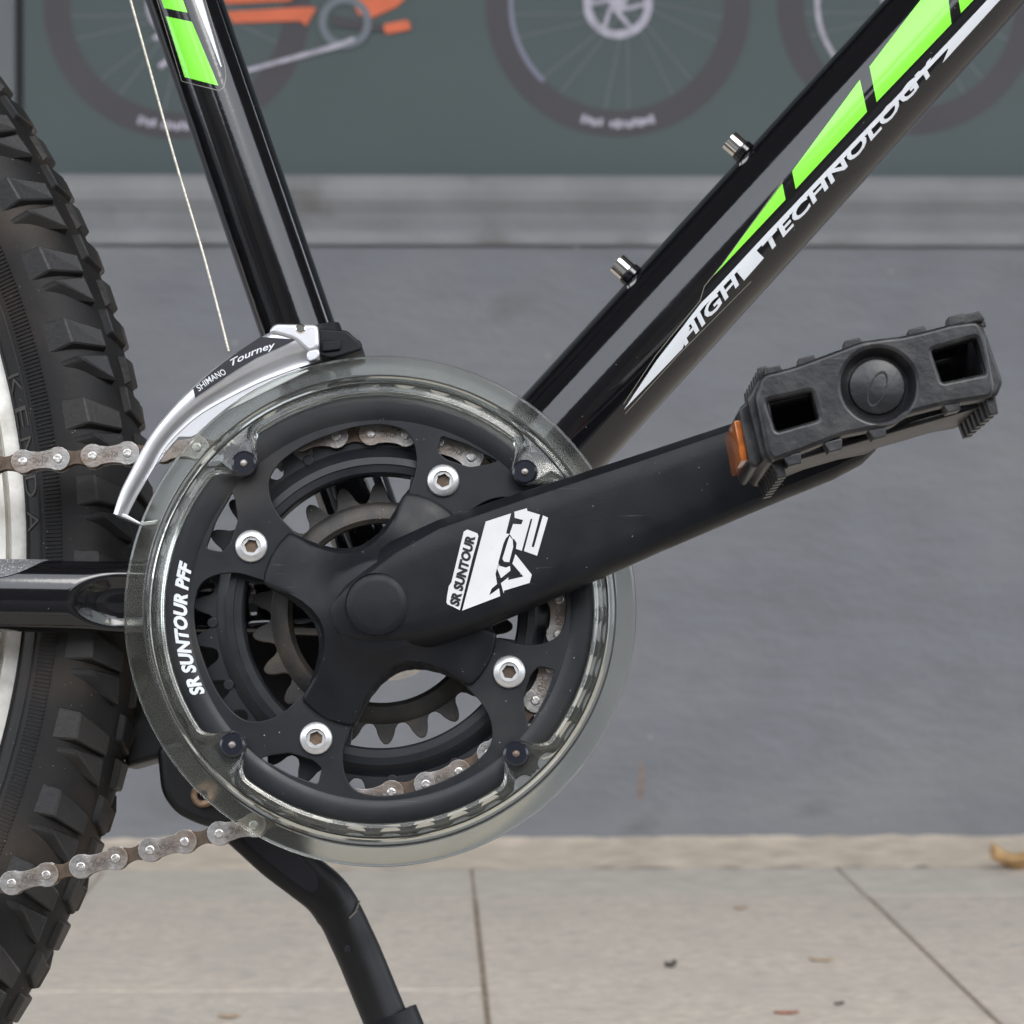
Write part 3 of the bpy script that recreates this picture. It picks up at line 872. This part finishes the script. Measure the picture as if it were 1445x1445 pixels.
# outer ring
lobes = []
for k in range(4):
    b = BOLT0 + 90 * k
    lobes += [polar(r, b + d, YG) for d, r in ((11.6, 140), (12.2, 170), (11.8, 206), (14.2, 236), (18.3, 256), (24.8, 262), (31, 262), (38.3, 260), (50.4, 257), (59.8, 253), (66.4, 243), (70.8, 221), (73.2, 195), (73.8, 173), (74.5, 140))]
sm = []
for k in range(4):
    seg = lobes[k * 15:(k + 1) * 15]
    sm += smooth_loop(seg, 4, closed=False)
loops = [sprocket(40, R(3.0), pxr(311, YG), 0.0014, 0.30), sm]
for k in range(4):
    b = BOLT0 + 90 * k
    tri = [polar(r, b + d, YG) for d, r in ((6.8, 261), (-2, 264), (-12.5, 268), (-10.5, 256), (-6, 238), (2.5, 232), (6.2, 238))]
    loops.append(round_loop(tri, 0.0012, 3))
    loops.append(circle2(*polar(203, b, YG), 0.0036, 20))
ring = plate('outer_chainring', loops, -0.0105, -0.0080, m_ring, bike, 0.0003)
lathe_y('pressed_rim', [(pxr(269, YG), -0.01051), (pxr(272, YG), -0.0109), (pxr(280, YG), -0.0113), (pxr(291, YG), -0.0114), (pxr(299, YG), -0.0111), (pxr(303, YG), -0.01051)], 0, H0, m_ring, ring, 160)
# middle ring: flat toothed disc with a stepped inner lip
ph_m = pin_angles[0] if pin_angles else 0.0
YM = 0.0
mid_r = plate('middle_chainring', [sprocket(32, ph_m), circle2(0, H0, pxr(196, 0), 96)] + [circle2(*polar(207, BOLT0 + 90 * k, 0), 0.0024, 18) for k in range(4)], -0.0011, 0.0011, m_ring, bike, 0.0003)
lathe_y('ring_step', [(pxr(233, 0), -0.00112), (pxr(226, 0), -0.0022), (pxr(217, 0), -0.0048), (pxr(207, 0), -0.0052), (pxr(206.5, 0), -0.0046), (pxr(196, 0), -0.0044), (pxr(193, 0), -0.0036), (pxr(192.5, 0), 0.0030), (pxr(198, 0), 0.0034), (pxr(200, 0), 0.0012)], 0, H0, m_ring, mid_r, 160, False, 30)
for k in range(4):
    b = BOLT0 + 90 * k
    tab = [polar(r, b + d, 0) for d, r in ((-14, 215), (14, 215), (13, 170), (-13, 170))]
    plate('ring_tab', [tab, circle2(*polar(203, b, 0), 0.0034, 20)], -0.0040, -0.0012, m_ring, mid_r, 0.0003)
    for d in (30, 52):
        disc_y('rivet', 0.0019, -0.0016, -0.0008, *polar(238, b + d, 0), m_ring, mid_r, 0.0003, 20)
# small ring
YS = 0.0085
small = plate('inner_chainring', [sprocket(22, R(2.0)), circle2(0, H0, pxr(132, YS), 80)], YS - 0.0011, YS + 0.0011, m_rusty, bike, 0.0003)
lathe_y('ring_dish', [(pxr(157, YS), YS - 0.00112), (pxr(150, YS), YS - 0.0026), (pxr(133, YS), YS - 0.0030), (pxr(127, YS), YS - 0.0020), (pxr(127, YS), YS + 0.002)], 0, H0, m_rusty, small, 120)

# chainring bolts
for k in range(4):
    cx, cz = polar(203, BOLT0 + 90 * k, -0.011)
    b = empty('chainring_bolt', bike)
    r0 = pxr(23, -0.011)
    lathe_y('head', [(0.0033, -0.0100), (0.0034, -0.0118), (r0 * 0.60, -0.0124), (r0 * 0.93, -0.0120), (r0, -0.0114), (r0, -0.0104)], cx, cz, m_bolt, b, 48, False, 50)
    hexa = circle2(cx, cz, 0.00255, 6, R(20 + 31 * k))
    plate('socket', [circle2(cx, cz, 0.00335, 32), hexa], -0.0113, -0.0040, m_bolt, b, 0.0)
    disc_y('socket_floor', 0.0030, -0.0096, -0.0090, cx, cz, m_inner, b, 0.0, 24)
    lathe_y('sleeve', [(0.0034, -0.0088), (0.0034, 0.0010), (0.0021, 0.0010), (0.0021, -0.0060), (0.0034, -0.0060)], cx, cz, m_bolt, b, 24)

# spider
def spider_r(a):
    d = ((math.degrees(a) - BOLT0 + 45) % 90) - 45
    d = abs(d)
    key = [(0, 172), (8, 171), (13.2, 169), (14.6, 166), (15.6, 158), (17.5, 142), (21, 124), (27, 108), (34, 99), (40, 95), (45, 94)]
    for (d0, r0), (d1, r1) in zip(key[:-1], key[1:]):
        if d <= d1:
            return r0 + (r1 - r0) * (d - d0) / (d1 - d0)
    return 94
NA = 360
V, Fc = [], []
for i in range(NA):
    a = 2 * PI * i / NA; ro = spider_r(a)
    ring_pts = [(ro, -0.0098), (ro, -0.0112), (ro - 1.5, -0.0122), (ro - 5, -0.0128)]
    for f in (0.86, 0.70, 0.52, 0.34, 0.16, 0.0):
        r = 62 + (ro - 8 - 62) * f
        ring_pts.append((r, -0.0132 - 0.0118 * ((172 - min(r, 172)) / 110) ** 2.1))
    for r, y in ring_pts:
        q = pxr(r, -0.012)
        V.append((q * math.cos(a), y, H0 + q * math.sin(a)))
m_ = 10
for i in range(NA):
    k = (i + 1) % NA
    for j in range(m_ - 1):
        Fc.append((i * m_ + j, i * m_ + j + 1, k * m_ + j + 1, k * m_ + j))
V.append((0, -0.025, H0)); cvi = len(V) - 1
for i in range(NA):
    Fc.append((i * m_ + m_ - 1, cvi, ((i + 1) % NA) * m_ + m_ - 1))
V += [(V[i * m_][0] * 0.9, -0.0070, H0 + (V[i * m_][2] - H0) * 0.9) for i in range(NA)]
for i in range(NA):
    k = (i + 1) % NA
    Fc.append((i * m_, k * m_, cvi + 1 + k, cvi + 1 + i))
spider = mesh('spider', V, Fc, m_plastic, bike, True, 42)

# crank arm
YC = -0.030
o_ = P(532, 853, -0.028); e_ = P(1192, 603, -0.034)
ca = Vector((e_.x - o_.x, 0, e_.z - o_.z)); LC = ca.length; ca.normalize(); cn = Vector((-ca.z, 0, ca.x))
def sec(s, ht, hb, yf, yb):
    c = o_ + ca * (s / 1000.0); c.y = 0
    ht /= 1000.0; hb /= 1000.0
    pts = []
    dy = yb - yf
    hb_ = max(0.0, min(1.0, (22 - s) / 22))
    soft = lambda f, g: (f - 0.26 * hb_ * (1 - g), g)
    up_ = [(0.79, 0.0), (0.82, 0.02), (0.965, 0.36), (0.985, 0.42), (1.0, 0.52), (1.0, 0.85), (0.97, 0.95), (0.90, 1.0)]
    dn_ = [(0.90, 1.0), (0.97, 0.95), (1.0, 0.85), (1.0, 0.55), (0.98, 0.42), (0.93, 0.22), (0.86, 0.07), (0.78, 0.0)]
    up_ = [soft(f, g) for f, g in up_]; dn_ = [soft(f, g) for f, g in dn_]
    for f, g in up_: pts.append(c + cn * ht * f + Vector((0, yf + dy * g, 0)))
    for f, g in dn_: pts.append(c - cn * hb * f + Vector((0, yf + dy * g, 0)))
    for f in (-0.45, -0.22, 0.0, 0.22, 0.45):
        h = ht if f > 0 else hb
        pts.append(c + cn * h * f + Vector((0, yf - 0.0005 * (1 - f * f), 0)))
    return pts
st = [(-17.5, 3, 3, -.0225, -.013), (-16.2, 8, 8, -.0240, -.013), (-13, 12.5, 12.5, -.0255, -.013), (-8, 16.5, 16.5, -.0265, -.013), (0, 19.6, 19.6, -.0272, -.013), (12, 21.0, 21.0, -.0276, -.013),
      (30, 21.0, 20.6, -.0282, -.014), (60, 19.8, 19.3, -.0292, -.016), (100, 17.6, 17.2, -.0312, -.019), (140, 15.8, 15.6, -.0336, -.021), (165, 15.0, 15.0, -.0348, -.022), (176, 13.6, 13.6, -.035, -.022), (182, 11.0, 11.0, -.035, -.022), (186, 7.0, 7.0, -.0345, -.0225), (187.4, 3.0, 3.0, -.034, -.023)]
crank = loft('crank_arm', [sec(*s) for s in st], m_plastic, bike, True, True, 28)
# dust cap
dc = o_ + ca * 0.0
lathe_y('dust_cap', [(0.0, -0.0290), (0.0080, -0.0289), (0.0100, -0.0286), (0.0106, -0.0282), (0.0107, -0.0270)], dc.x, dc.z, m_plastic, crank, 64)
lathe_y('cap_groove', [(0.01075, -0.0277), (0.01105, -0.02795), (0.01125, -0.0270)], dc.x, dc.z, m_black, crank, 64)
# sticker on the crank arm
def crank_y(x, z):
    s = (Vector((x, 0, z)) - Vector((o_.x, 0, o_.z))).dot(ca) * 1000
    for a, b in zip(st[:-1], st[1:]):
        if a[0] <= s <= b[0]:
            return a[3] + (b[3] - a[3]) * (s - a[0]) / (b[0] - a[0])
    return -0.03
def on_crank(px, py, k=1):
    y = -0.029
    for _ in range(3):
        p = P(px, py, y); y = crank_y(p.x, p.z) - 0.00055 - 0.00012 * k
    p.y = y
    return p
zs = lambda pts: zoomed(625, 710, 9.03, pts)
stk = [zs([(245, 1370), (545, 235), (868, 130), (805, 385), (850, 395), (800, 450), (770, 520), (705, 760), (725, 800), (690, 830), (670, 900), (690, 1030), (620, 1090), (590, 1175), (715, 1085), (730, 1185)]),
       zs([(910, 110), (1070, 65), (1075, 98), (1237, 148), (1130, 555), (1160, 562), (1275, 155), (1340, 185), (1200, 670), (1033, 610), (1140, 203), (1118, 200), (1005, 607), (932, 582), (940, 510), (908, 458), (890, 455), (850, 392), (895, 265), (1000, 270), (1022, 215), (915, 188)]),
       zs([(825, 490), (850, 420), (890, 470), (895, 560), (845, 752), (780, 745), (758, 710)]),
       zs([(705, 765), (725, 800), (805, 822), (855, 800), (860, 860), (740, 955), (690, 830)]),
       zs([(925, 650), (1133, 912), (1105, 1015), (780, 1115), (775, 1150), (740, 1020), (835, 945), (830, 980), (1025, 935), (885, 770)])]
patch('sticker', stk, on_crank, m_sticker, crank, 8)
patch('sticker_badge', [zs([(45, 1265), (52, 1190), (75, 1060), (110, 1005), (125, 940), (265, 365), (310, 335), (440, 385), (452, 420), (430, 520), (380, 690), (215, 1365), (130, 1320), (60, 1290)])], on_crank, m_sticker, crank, 8)
def put_sr(u, v, w):
    x = 205 + (418 - 205) * u - 122 * v; y = 1325 - (1325 - 430) * u - 44 * v
    q = zs([(x, y)])[0]
    return on_crank(q[0], q[1], 2.2)
text_mesh('SR SUNTOUR', put_sr, m_black, crank, 'badge_lettering', bold=0.055)

# SR SUNTOUR PFF on the outer ring
ctr = P(538, 862.5, 0)
def put_pff(u, v, w):
    a = R(205.8 - 39.5 * u); r = pxr(272 + 20 * v, -0.0122)
    return Vector((r * math.cos(a), -0.01165, H0 + r * math.sin(a)))
text_mesh('SR SUNTOUR PFF', put_pff, m_white, ring, 'ring_lettering', bold=0.05, shear=0.3, spacing=1.04)

# --- clear chain guard
GT = 43.2
def tab(a):
    d = abs(((math.degrees(a) - GT + 45) % 90) - 45)
    if d < 4.0: return 1.0 - 0.42 * (1 - math.sqrt(1 - (d / 4.3) ** 2))
    if d < 9.5:
        t = (d - 4.0) / 5.5; return 0.735 * (1 - t) ** 2.2
    return 0.0
GP = [(302, -.0150), (304, -.0164), (308, -.0168), (313, -.0164), (317, -.0150), (320, -.0130), (323, -.0124), (325, -.0134), (328, -.0138), (331, -.0130), (333, -.0116), (336, -.0112), (358, -.0110), (361.5, -.0106), (362.5, -.0098), (361, -.0092),
      (336, -.0092), (330, -.0096), (322, -.0102), (314, -.0124), (306, -.0138), (302, -.0142)]
def grf(a, j, r, y):
    t = tab(a)
    rp = r / 1.0
    if j <= 4 or j >= 19:
        rp = r - 40 * t
    elif j in (5, 18):
        rp = r - 14 * t
    return (pxr(rp, -0.012), y)
guard = lathe_y('chain_guard', GP, 0, H0, m_clear, bike, 480, True, 22, grf)
tag(guard, 'clear scuffed plastic guard ring')
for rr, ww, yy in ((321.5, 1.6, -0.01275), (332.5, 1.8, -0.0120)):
    lathe_y('refraction_line', [(pxr(rr - ww, -0.012), yy + 0.0002), (pxr(rr, -0.012), yy - 0.0002), (pxr(rr + ww, -0.012), yy + 0.0002)], 0, H0, m_refractline, guard, 240)  # dark rings painted in for the refraction at the guard's steps
for k in range(4):
    cx, cz = polar(281, GT + 90 * k, -0.013)
    b = empty('guard_screw', bike)
    lathe_y('screw_seat', [(0.0, -0.0172), (0.0036, -0.0172), (0.0044, -0.0166), (0.0047, -0.0150), (0.0047, -0.0106)], cx, cz, m_screw, b, 32)
    lathe_y('screw_head', [(0.0, -0.0180), (0.0010, -0.0179), (0.0013, -0.0175), (0.0013, -0.0170)], cx, cz, m_link, b, 20)

# --- front derailleur
dz = lambda pts: zoomed(160, 440, 3.6125, pts)
outer = dz([(0, 1030), (40, 910), (100, 790), (190, 630), (300, 490), (420, 370), (560, 255), (700, 165), (790, 110), (850, 85), (960, 85), (1045, 90)])
inner = dz([(60, 1052), (122, 930), (205, 790), (262, 690), (345, 598), (450, 512), (590, 432), (730, 362), (840, 318), (930, 285), (1000, 262), (1050, 240)])
oc, ic = smooth_loop(outer, 5, False), smooth_loop(inner, 5, False)
YD = -0.0060
prof_d = [(0.0, 0.0030), (0.0, -0.0004), (0.05, -0.0014), (0.14, -0.0019), (0.40, -0.0022), (0.55, -0.0018), (0.70, -0.0002), (0.82, 0.0012), (0.92, 0.0014), (1.0, 0.0012), (1.0, 0.0026)]
rings = []
for (a, b) in zip(oc, ic):
    pa, pb = P(*a, YD), P(*b, YD)
    rings.append([pa.lerp(pb, f) + Vector((0, h, 0)) for f, h in prof_d])
fd = loft('front_derailleur', rings, m_silver, bike, True, True, 40)
flange = dz([(262, 690), (345, 598), (450, 508), (590, 430), (730, 360), (930, 283), (1000, 300), (760, 420), (560, 520), (470, 600), (400, 640), (335, 640), (290, 690), (240, 760), (170, 830), (175, 800)])
plate('cage_plate', [[P2(x, y, YD + 0.002) for x, y in flange]], YD + 0.0018, YD + 0.0030, m_silver, fd, 0.0003)
tipf = dz([(0, 1030), (60, 1052), (150, 1092), (215, 1085), (230, 1060), (140, 1075), (70, 1035), (10, 1015)])
plate('cage_tip', [[P2(x, y, YD) for x, y in tipf]], YD - 0.0004, YD + 0.010, m_silver, fd, 0.0003)
clampp = dz([(790, 112), (822, 66), (1046, 70), (1052, 190), (1000, 215), (930, 150), (850, 125)])
plate('link_cover', [round_loop([P2(x, y, YD) for x, y in clampp], 0.002)], YD - 0.0030, YD + 0.012, m_silver, fd, 0.0012, 3)
hook = dz([(990, 205), (1052, 192), (1052, 242), (1000, 262), (985, 240)])
plate('cage_hook', [round_loop([P2(x, y, YD) for x, y in hook], 0.0015)], YD - 0.0026, YD + 0.002, m_silver, fd, 0.0006)
lathe_y('pivot_pin', [(0.0, -0.0094), (0.0014, -0.0094), (0.0018, -0.0091), (0.0018, -0.0080)], *P2(424, 464, YD - 0.003), m_chrome, fd, 20)
def fdp(px, py, k=1):
    p = P(px, py, YD - 0.0024 - 0.00012 * k); return p
lab = zoomed(150, 440, 3.905, [(478, 422), (560, 348), (640, 283), (740, 210), (850, 138), (1046, 152), (945, 200), (830, 252), (720, 318), (600, 398), (490, 474)])
patch('name_label', [lab], fdp, m_black, fd, 8)
z4 = lambda x, y: (150 + x / 3.905, 440 + y / 3.905)
def put_sh(u, v, w):
    q = z4(512 + 152 * u - 19 * v, 440 - 97 * u - 9 * math.sin(PI * u) - 30 * v); return fdp(*q, 2.2)
text_mesh('SHIMANO', put_sh, m_white, fd, 'label_lettering', bold=0.005)
def put_to(u, v, w):
    q = z4(690 + 246 * u - 10 * v, 312 - 104 * u - 10 * math.sin(PI * u) - 46 * v); return fdp(*q, 2.2)
text_mesh('Tourney', put_to, m_white, fd, 'label_lettering', bold=0.012, shear=0.25)
# black body and clamp around the seat tube
bd = [(452, 469), (492, 472), (502, 482), (512, 488), (512, 500), (470, 512), (452, 508)]
plate('derailleur_body', [round_loop([P2(x, y, 0.005) for x, y in bd], 0.0012)], -0.004, 0.026, m_plastic, fd, 0.0008)
plate('limit_screw_block', [round_loop([P2(x, y, 0.0) for x, y in [(455, 484), (482, 482), (482, 497), (455, 500)]], 0.001)], -0.0052, 0.004, m_plastic, fd, 0.0006)
cpos = ST_B - st_d * 0.108 + st_d * 0.004
tube('clamp_band', cpos, cpos + st_d * 0.014, ST_R + 0.0016, m_plastic, fd, 48)
# inner cage plate, on the far side of the chain
ins = zoomed(380, 560, 6.02, [(20, 560), (60, 520), (140, 480), (270, 440), (480, 330), (700, 240), (860, 215), (1080, 230), (1080, 300), (840, 300), (600, 380), (380, 500), (200, 600), (100, 640)])
plate('inner_cage', [[P2(x, y, 0.007) for x, y in ins]], 0.0065, 0.0075, m_silver, fd, 0.0002)
# gear cable
cab = [P(176, -30, 0.030), P(212, 100, 0.028), P(246, 222, 0.026), P(290, 370, 0.022), P(323, 496, 0.016)]
sweep('gear_cable', [Vector(p) for p in smooth_loop([tuple(p) for p in cab], 6, False)], 0.00052, m_cable, bike, 8)

# --- pedal
ped = empty('pedal', bike)
YP = -0.122
q2 = lambda pts, y: [P2(x, y_, y) for x, y_ in pts]
front = [(1075, 528), (1120, 517), (1190, 491), (1216, 481), (1245, 477), (1272, 474), (1300, 468), (1345, 456), (1381, 452), (1390, 470), (1404, 545), (1400, 561), (1330, 572), (1280, 585), (1262, 600), (1232, 606), (1190, 614), (1140, 634), (1092, 651), (1082, 640), (1066, 560)]
lh = [(1082, 566), (1145, 552), (1156, 591), (1096, 608)]
rh = [(1315, 494), (1378, 476), (1392, 526), (1330, 539)]
pc = P(1240, 543, YP)
bc = circle2(pc.x, pc.z, 0.0112, 48)
bc = circle2(pc.x, pc.z, 0.0118, 48)
plate('end_plate', [round_loop(q2(front, YP), 0.0022), round_loop(q2(lh, YP), 0.001), round_loop(q2(rh, YP), 0.001), bc], YP, YP + 0.010, m_pedal, ped, 0.0014, 3)
dx_ = lambda pts, ox, oz: pts
inner_pl = [(x, y) for x, y in front]
def shifted(pts, y_from, y_new):
    return [P2(x, y, y_from) for x, y in pts]
plate('inner_plate', [round_loop(shifted(front, YP, 0), 0.0022)], -0.060, -0.050, m_pedal, ped, 0.0012)
# side walls that carry the teeth
lw = [(1066, 556), (1074, 528), (1092, 528), (1104, 568), (1118, 640), (1093, 652), (1082, 642)]
rw = [(1364, 455), (1382, 452), (1392, 470), (1406, 545), (1402, 562), (1384, 564), (1376, 530)]
plate('side_wall', [round_loop(shifted([(1056, 560), (1072, 530), (1082, 528), (1096, 610), (1098, 648), (1088, 652), (1076, 640)], YP, 0), 0.001)], -0.118, -0.054, m_pedal, ped, 0.001)
plate('side_wall', [round_loop(shifted([(1380, 456), (1392, 462), (1418, 536), (1410, 556), (1402, 560), (1392, 545)], YP, 0), 0.001)], -0.119, -0.054, m_pedal, ped, 0.001)
# floor webs above and below the barrel
for pts in ([(1080, 530), (1378, 455), (1380, 462), (1082, 537)], [(1094, 640), (1400, 552), (1402, 560), (1095, 649)]):
    plate('web', [shifted(pts, YP, 0)], -0.100, -0.062, m_pedal, ped, 0.0005)
lathe_y('barrel', [(0.0, -0.111), (0.0110, -0.111), (0.0114, -0.110), (0.0114, -0.048), (0.0085, -0.044), (0.0085, -0.036), (0.0, -0.036)], pc.x, pc.z, m_pedal, ped, 48)
lathe_y('barrel_cap', [(0.0, -0.1186), (0.0082, -0.1186), (0.0088, -0.1183), (0.0092, -0.1172), (0.0102, -0.1168), (0.0112, -0.1195), (0.0118, -0.1206), (0.0119, -0.1180)], pc.x, pc.z, m_pedal, ped, 48, False, 30)
ov = [(pc.x + 0.0055 * math.cos(a) * 0.95 + 0.0, pc.z - 0.0008 + 0.0055 * math.sin(a)) for a in [2 * PI * i / 32 for i in range(32)]]
ax_ = Vector((0.36, 0.93))
def oval(s):
    return [(pc.x + ax_.x * 0.0068 * s * math.cos(a) + ax_.y * 0.0030 * s * math.sin(a), pc.z - 0.0008 + ax_.y * 0.0068 * s * math.cos(a) - ax_.x * 0.0030 * s * math.sin(a)) for a in [2 * PI * i / 40 for i in range(40)]]
plate('cap_emblem', [oval(0.92), oval(0.80)], -0.1189, -0.1184, m_pedal, ped, 0.0001)
def tooth(px, py, w, h, y0, y1, tilt=-14):
    c = Vector(P2(px, py, YP)); a = R(-tilt)
    u = Vector((math.cos(a), math.sin(a))) * w / 2000; v = Vector((-u.y, u.x)).normalized() * h / 2000
    plate('tooth', [[tuple(c - u - v), tuple(c + u - v), tuple(c + u * 0.7 + v), tuple(c - u * 0.7 + v)]], y0, y1, m_pedal, ped, 0.0004)
for px, py in ((1092, 523), (1140, 509), (1205, 484), (1296, 468), (1352, 450), (1374, 447)):
    tooth(px, py, 7, 3, YP + 0.001, YP + 0.009)
for px, py in ((1120, 648), (1178, 628), (1240, 610), (1345, 572)):
    tooth(px, py, 6, -3.5, YP + 0.001, YP + 0.009)
for k in range(7):
    y0 = -0.116 + k * 0.0088
    tooth(1103, 658, 4, -6, y0, y0 + 0.0048); tooth(1404, 568, 4, -6, y0, y0 + 0.0048)
    tooth(1080, 522, 4, 4, y0, y0 + 0.0048); tooth(1386, 449, 4, 4, y0, y0 + 0.0048)
# reflector on the rear edge
hx = [(1046, 570), (1066, 552), (1084, 640), (1070, 656), (1062, 650)]
plate('reflector_housing', [round_loop(shifted(hx, YP, 0), 0.001)], -0.112, -0.064, m_pedal, ped, 0.0008)
p1, p2 = Vector((*P2(1047.5, 571, YP),)), Vector((*P2(1061.5, 648, YP),))
dn = (p2 - p1).normalized(); ov_ = Vector((dn.y, -dn.x)) if dn.y < 0 and Vector((dn.y, -dn.x)).x < 0 else Vector((-dn.y, dn.x))
if ov_.x > 0: ov_ = -ov_
g1, g2 = p1 + dn * 0.003, p2 - dn * 0.0015
rf = [tuple(g1), tuple(g2), tuple(g2 + ov_ * 0.0022), tuple(g1 + ov_ * 0.0022)]
plate('reflector', [rf], -0.109, -0.067, m_orange, ped, 0.0004)
tag(bpy.data.objects['reflector'], 'orange reflector on the pedal edge')
tube('axle', Vector((e_.x, -0.024, e_.z)), Vector((pc.x, -0.052, pc.z)), 0.0075, m_chrome, ped, 24)

# --- kickstand
YK = 0.100
stand = empty('kickstand', bike)
def KP(x, y, yy=YK): return P(x, y, yy)
mount = [(226, 1058), (240, 1046), (330, 1050), (380, 1150), (330, 1172), (290, 1166), (252, 1148), (232, 1120)]
plate('mount', [round_loop([P2(x, y, 0.05) for x, y in mount], 0.006, 5)], 0.038, 0.075, m_stand, stand, 0.003, 3)
plate('mount_arm', [[P2(x, y, 0.06) for x, y in [(150, 893), (470, 893), (452, 1000), (400, 1018), (300, 1035), (260, 1062), (182, 1084)]]], 0.050, 0.085, m_stand, stand, 0.002)
bx_, bz_ = P2(287, 1122, 0.038)
lathe_y('mount_bolt', [(0.0018, 0.037), (0.0022, 0.0345), (0.0036, 0.0338), (0.0044, 0.0350), (0.0046, 0.038)], bx_, bz_, m_grime, stand, 24)
# one bent tube: flattened arm with a painted slot, then the round leg
kp = smooth_loop([tuple(KP(x, y)) for x, y in ((318, 1142), (352, 1172), (392, 1208), (430, 1237), (460, 1262), (480, 1291), (495, 1322), (510, 1355), (545, 1440), (590, 1545), (640, 1665))], 5, False)
kp = [Vector(p) for p in kp]; rings = []
for i, p in enumerate(kp):
    d = (kp[min(i + 1, len(kp) - 1)] - kp[max(i - 1, 0)]).normalized()
    u = d.cross(Vector((0, 1, 0))).normalized(); v = Vector((0, -1, 0))
    f = min(1.0, max(0.0, (i - 14) / 14.0)); ex = 0.42 + 0.58 * f; q = 0.0087 + (0.0003 if i < 25 else 0.0)
    rg = []
    for k in range(40):
        a = 2 * PI * k / 40; c_, s_ = math.cos(a), math.sin(a)
        rg.append(p + u * q * math.copysign(abs(c_) ** ex, c_) + v * q * math.copysign(abs(s_) ** ex, s_))
    rings.append(rg)
loft('stand_leg', rings, m_stand, stand, True, True, 50)
legp = [KP(472, 1262), KP(484, 1300), KP(512, 1362), KP(545, 1440)]
slot_shade = [(338, 1160), (372, 1172), (412, 1200), (444, 1230), (450, 1246), (444, 1257), (432, 1256), (400, 1232), (350, 1190)]
plate('slot_shade', [smooth_loop([P2(x, y, YK - 0.0092) for x, y in slot_shade], 4)], YK - 0.0097, YK - 0.0070, m_black, stand, 0.0)  # black plate stands in for the shade inside a recess
fa, fb = KP(552, 1432), KP(700, 1800)
tube('stand_foot', fa, fb, 0.0104, m_plastic, stand, 32)
hl = [on_tube(*z, legp[1], legp[2], 0.0101) for z in zoomed(300, 1140, 3.01, [(580, 468), (608, 440), (625, 395)])]
sweep('scratch', hl, 0.0003, m_film, stand, 6)
hp = on_tube(490, 1339, legp[1], legp[3], 0.0097)
lathe_y('rivet_hole', [(0.0, hp.y - 0.0002), (0.0013, hp.y - 0.0001), (0.0013, hp.y + 0.002)], hp.x, hp.z, m_black, stand, 16)

# ------------------------------------------------------------------ litter on the pavement
def gpt(px, py, z=0.0):
    d = ray(px, py); return CAM + d * ((z - CAM.z) / d.z)
def leaf(name, px, py, length, width, curl, rz, mat, label, cat, group=None, lift=0.0):
    n, m = 14, 8; V, Fc = [], []
    for i in range(n + 1):
        t = i / n; w = width * (math.sin(PI * t) ** 0.7 + 0.02) * (1 + 0.18 * math.sin(t * 22))
        for j in range(m + 1):
            s = j / m * 2 - 1
            V.append(((t - 0.5) * length, s * w / 2, lift + curl * (s * s * 0.7 + (2 * t - 1) ** 2 * 0.6) + curl * 0.12 * math.sin(9 * t + 5 * s)))
    for i in range(n):
        for j in range(m):
            a = i * (m + 1) + j; Fc.append((a, a + 1, a + m + 2, a + m + 1))
    o = mesh(name, V, Fc, mat, None, True, 60)
    sol = o.modifiers.new('thickness', 'SOLIDIFY'); sol.thickness = 0.0004; sol.offset = 1
    p = gpt(px, py); o.location = (p.x, p.y, 0.0012); o.rotation_euler = (0, 0, rz)
    return tag(o, label, cat, group)
lf = leaf('dry_leaf', 1436, 1226, 0.050, 0.030, 0.016, 0.25, m_leaf, 'curled tan dry leaf lying at the foot of the wall at the far right', 'leaf')
leaf('leaf_scrap', 946, 1366, 0.010, 0.008, 0.003, 0.7, m_bit, 'tiny dark leaf scrap alone on the pavement right of the kickstand', 'leaf')
leaf('leaf_scrap', 1110, 1432, 0.016, 0.006, 0.001, 0.1, m_redbit, 'small reddish leaf scrap on the pavement near the bottom edge', 'leaf')
leaf('leaf_scrap', 1160, 1357, 0.018, 0.007, 0.0012, -0.1, m_pale, 'small pale tan leaf scrap on the slab left of the slanting joint', 'leaf')
leaf('leaf_scrap', 1045, 1284, 0.011, 0.007, 0.0012, 0.4, m_pale, 'tiny tan leaf scrap on the pavement nearest the grey strip', 'leaf')
leaf('leaf_scrap', 323, 1437, 0.013, 0.008, 0.0012, 0.3, m_pale, 'small tan leaf scrap on the pavement between tyre and kickstand', 'leaf')
leaf('leaf_scrap', 1184, 1419, 0.008, 0.004, 0.001, 0.6, m_bit, 'tiny brown leaf scrap just left of the slanting joint near the bottom', 'leaf')
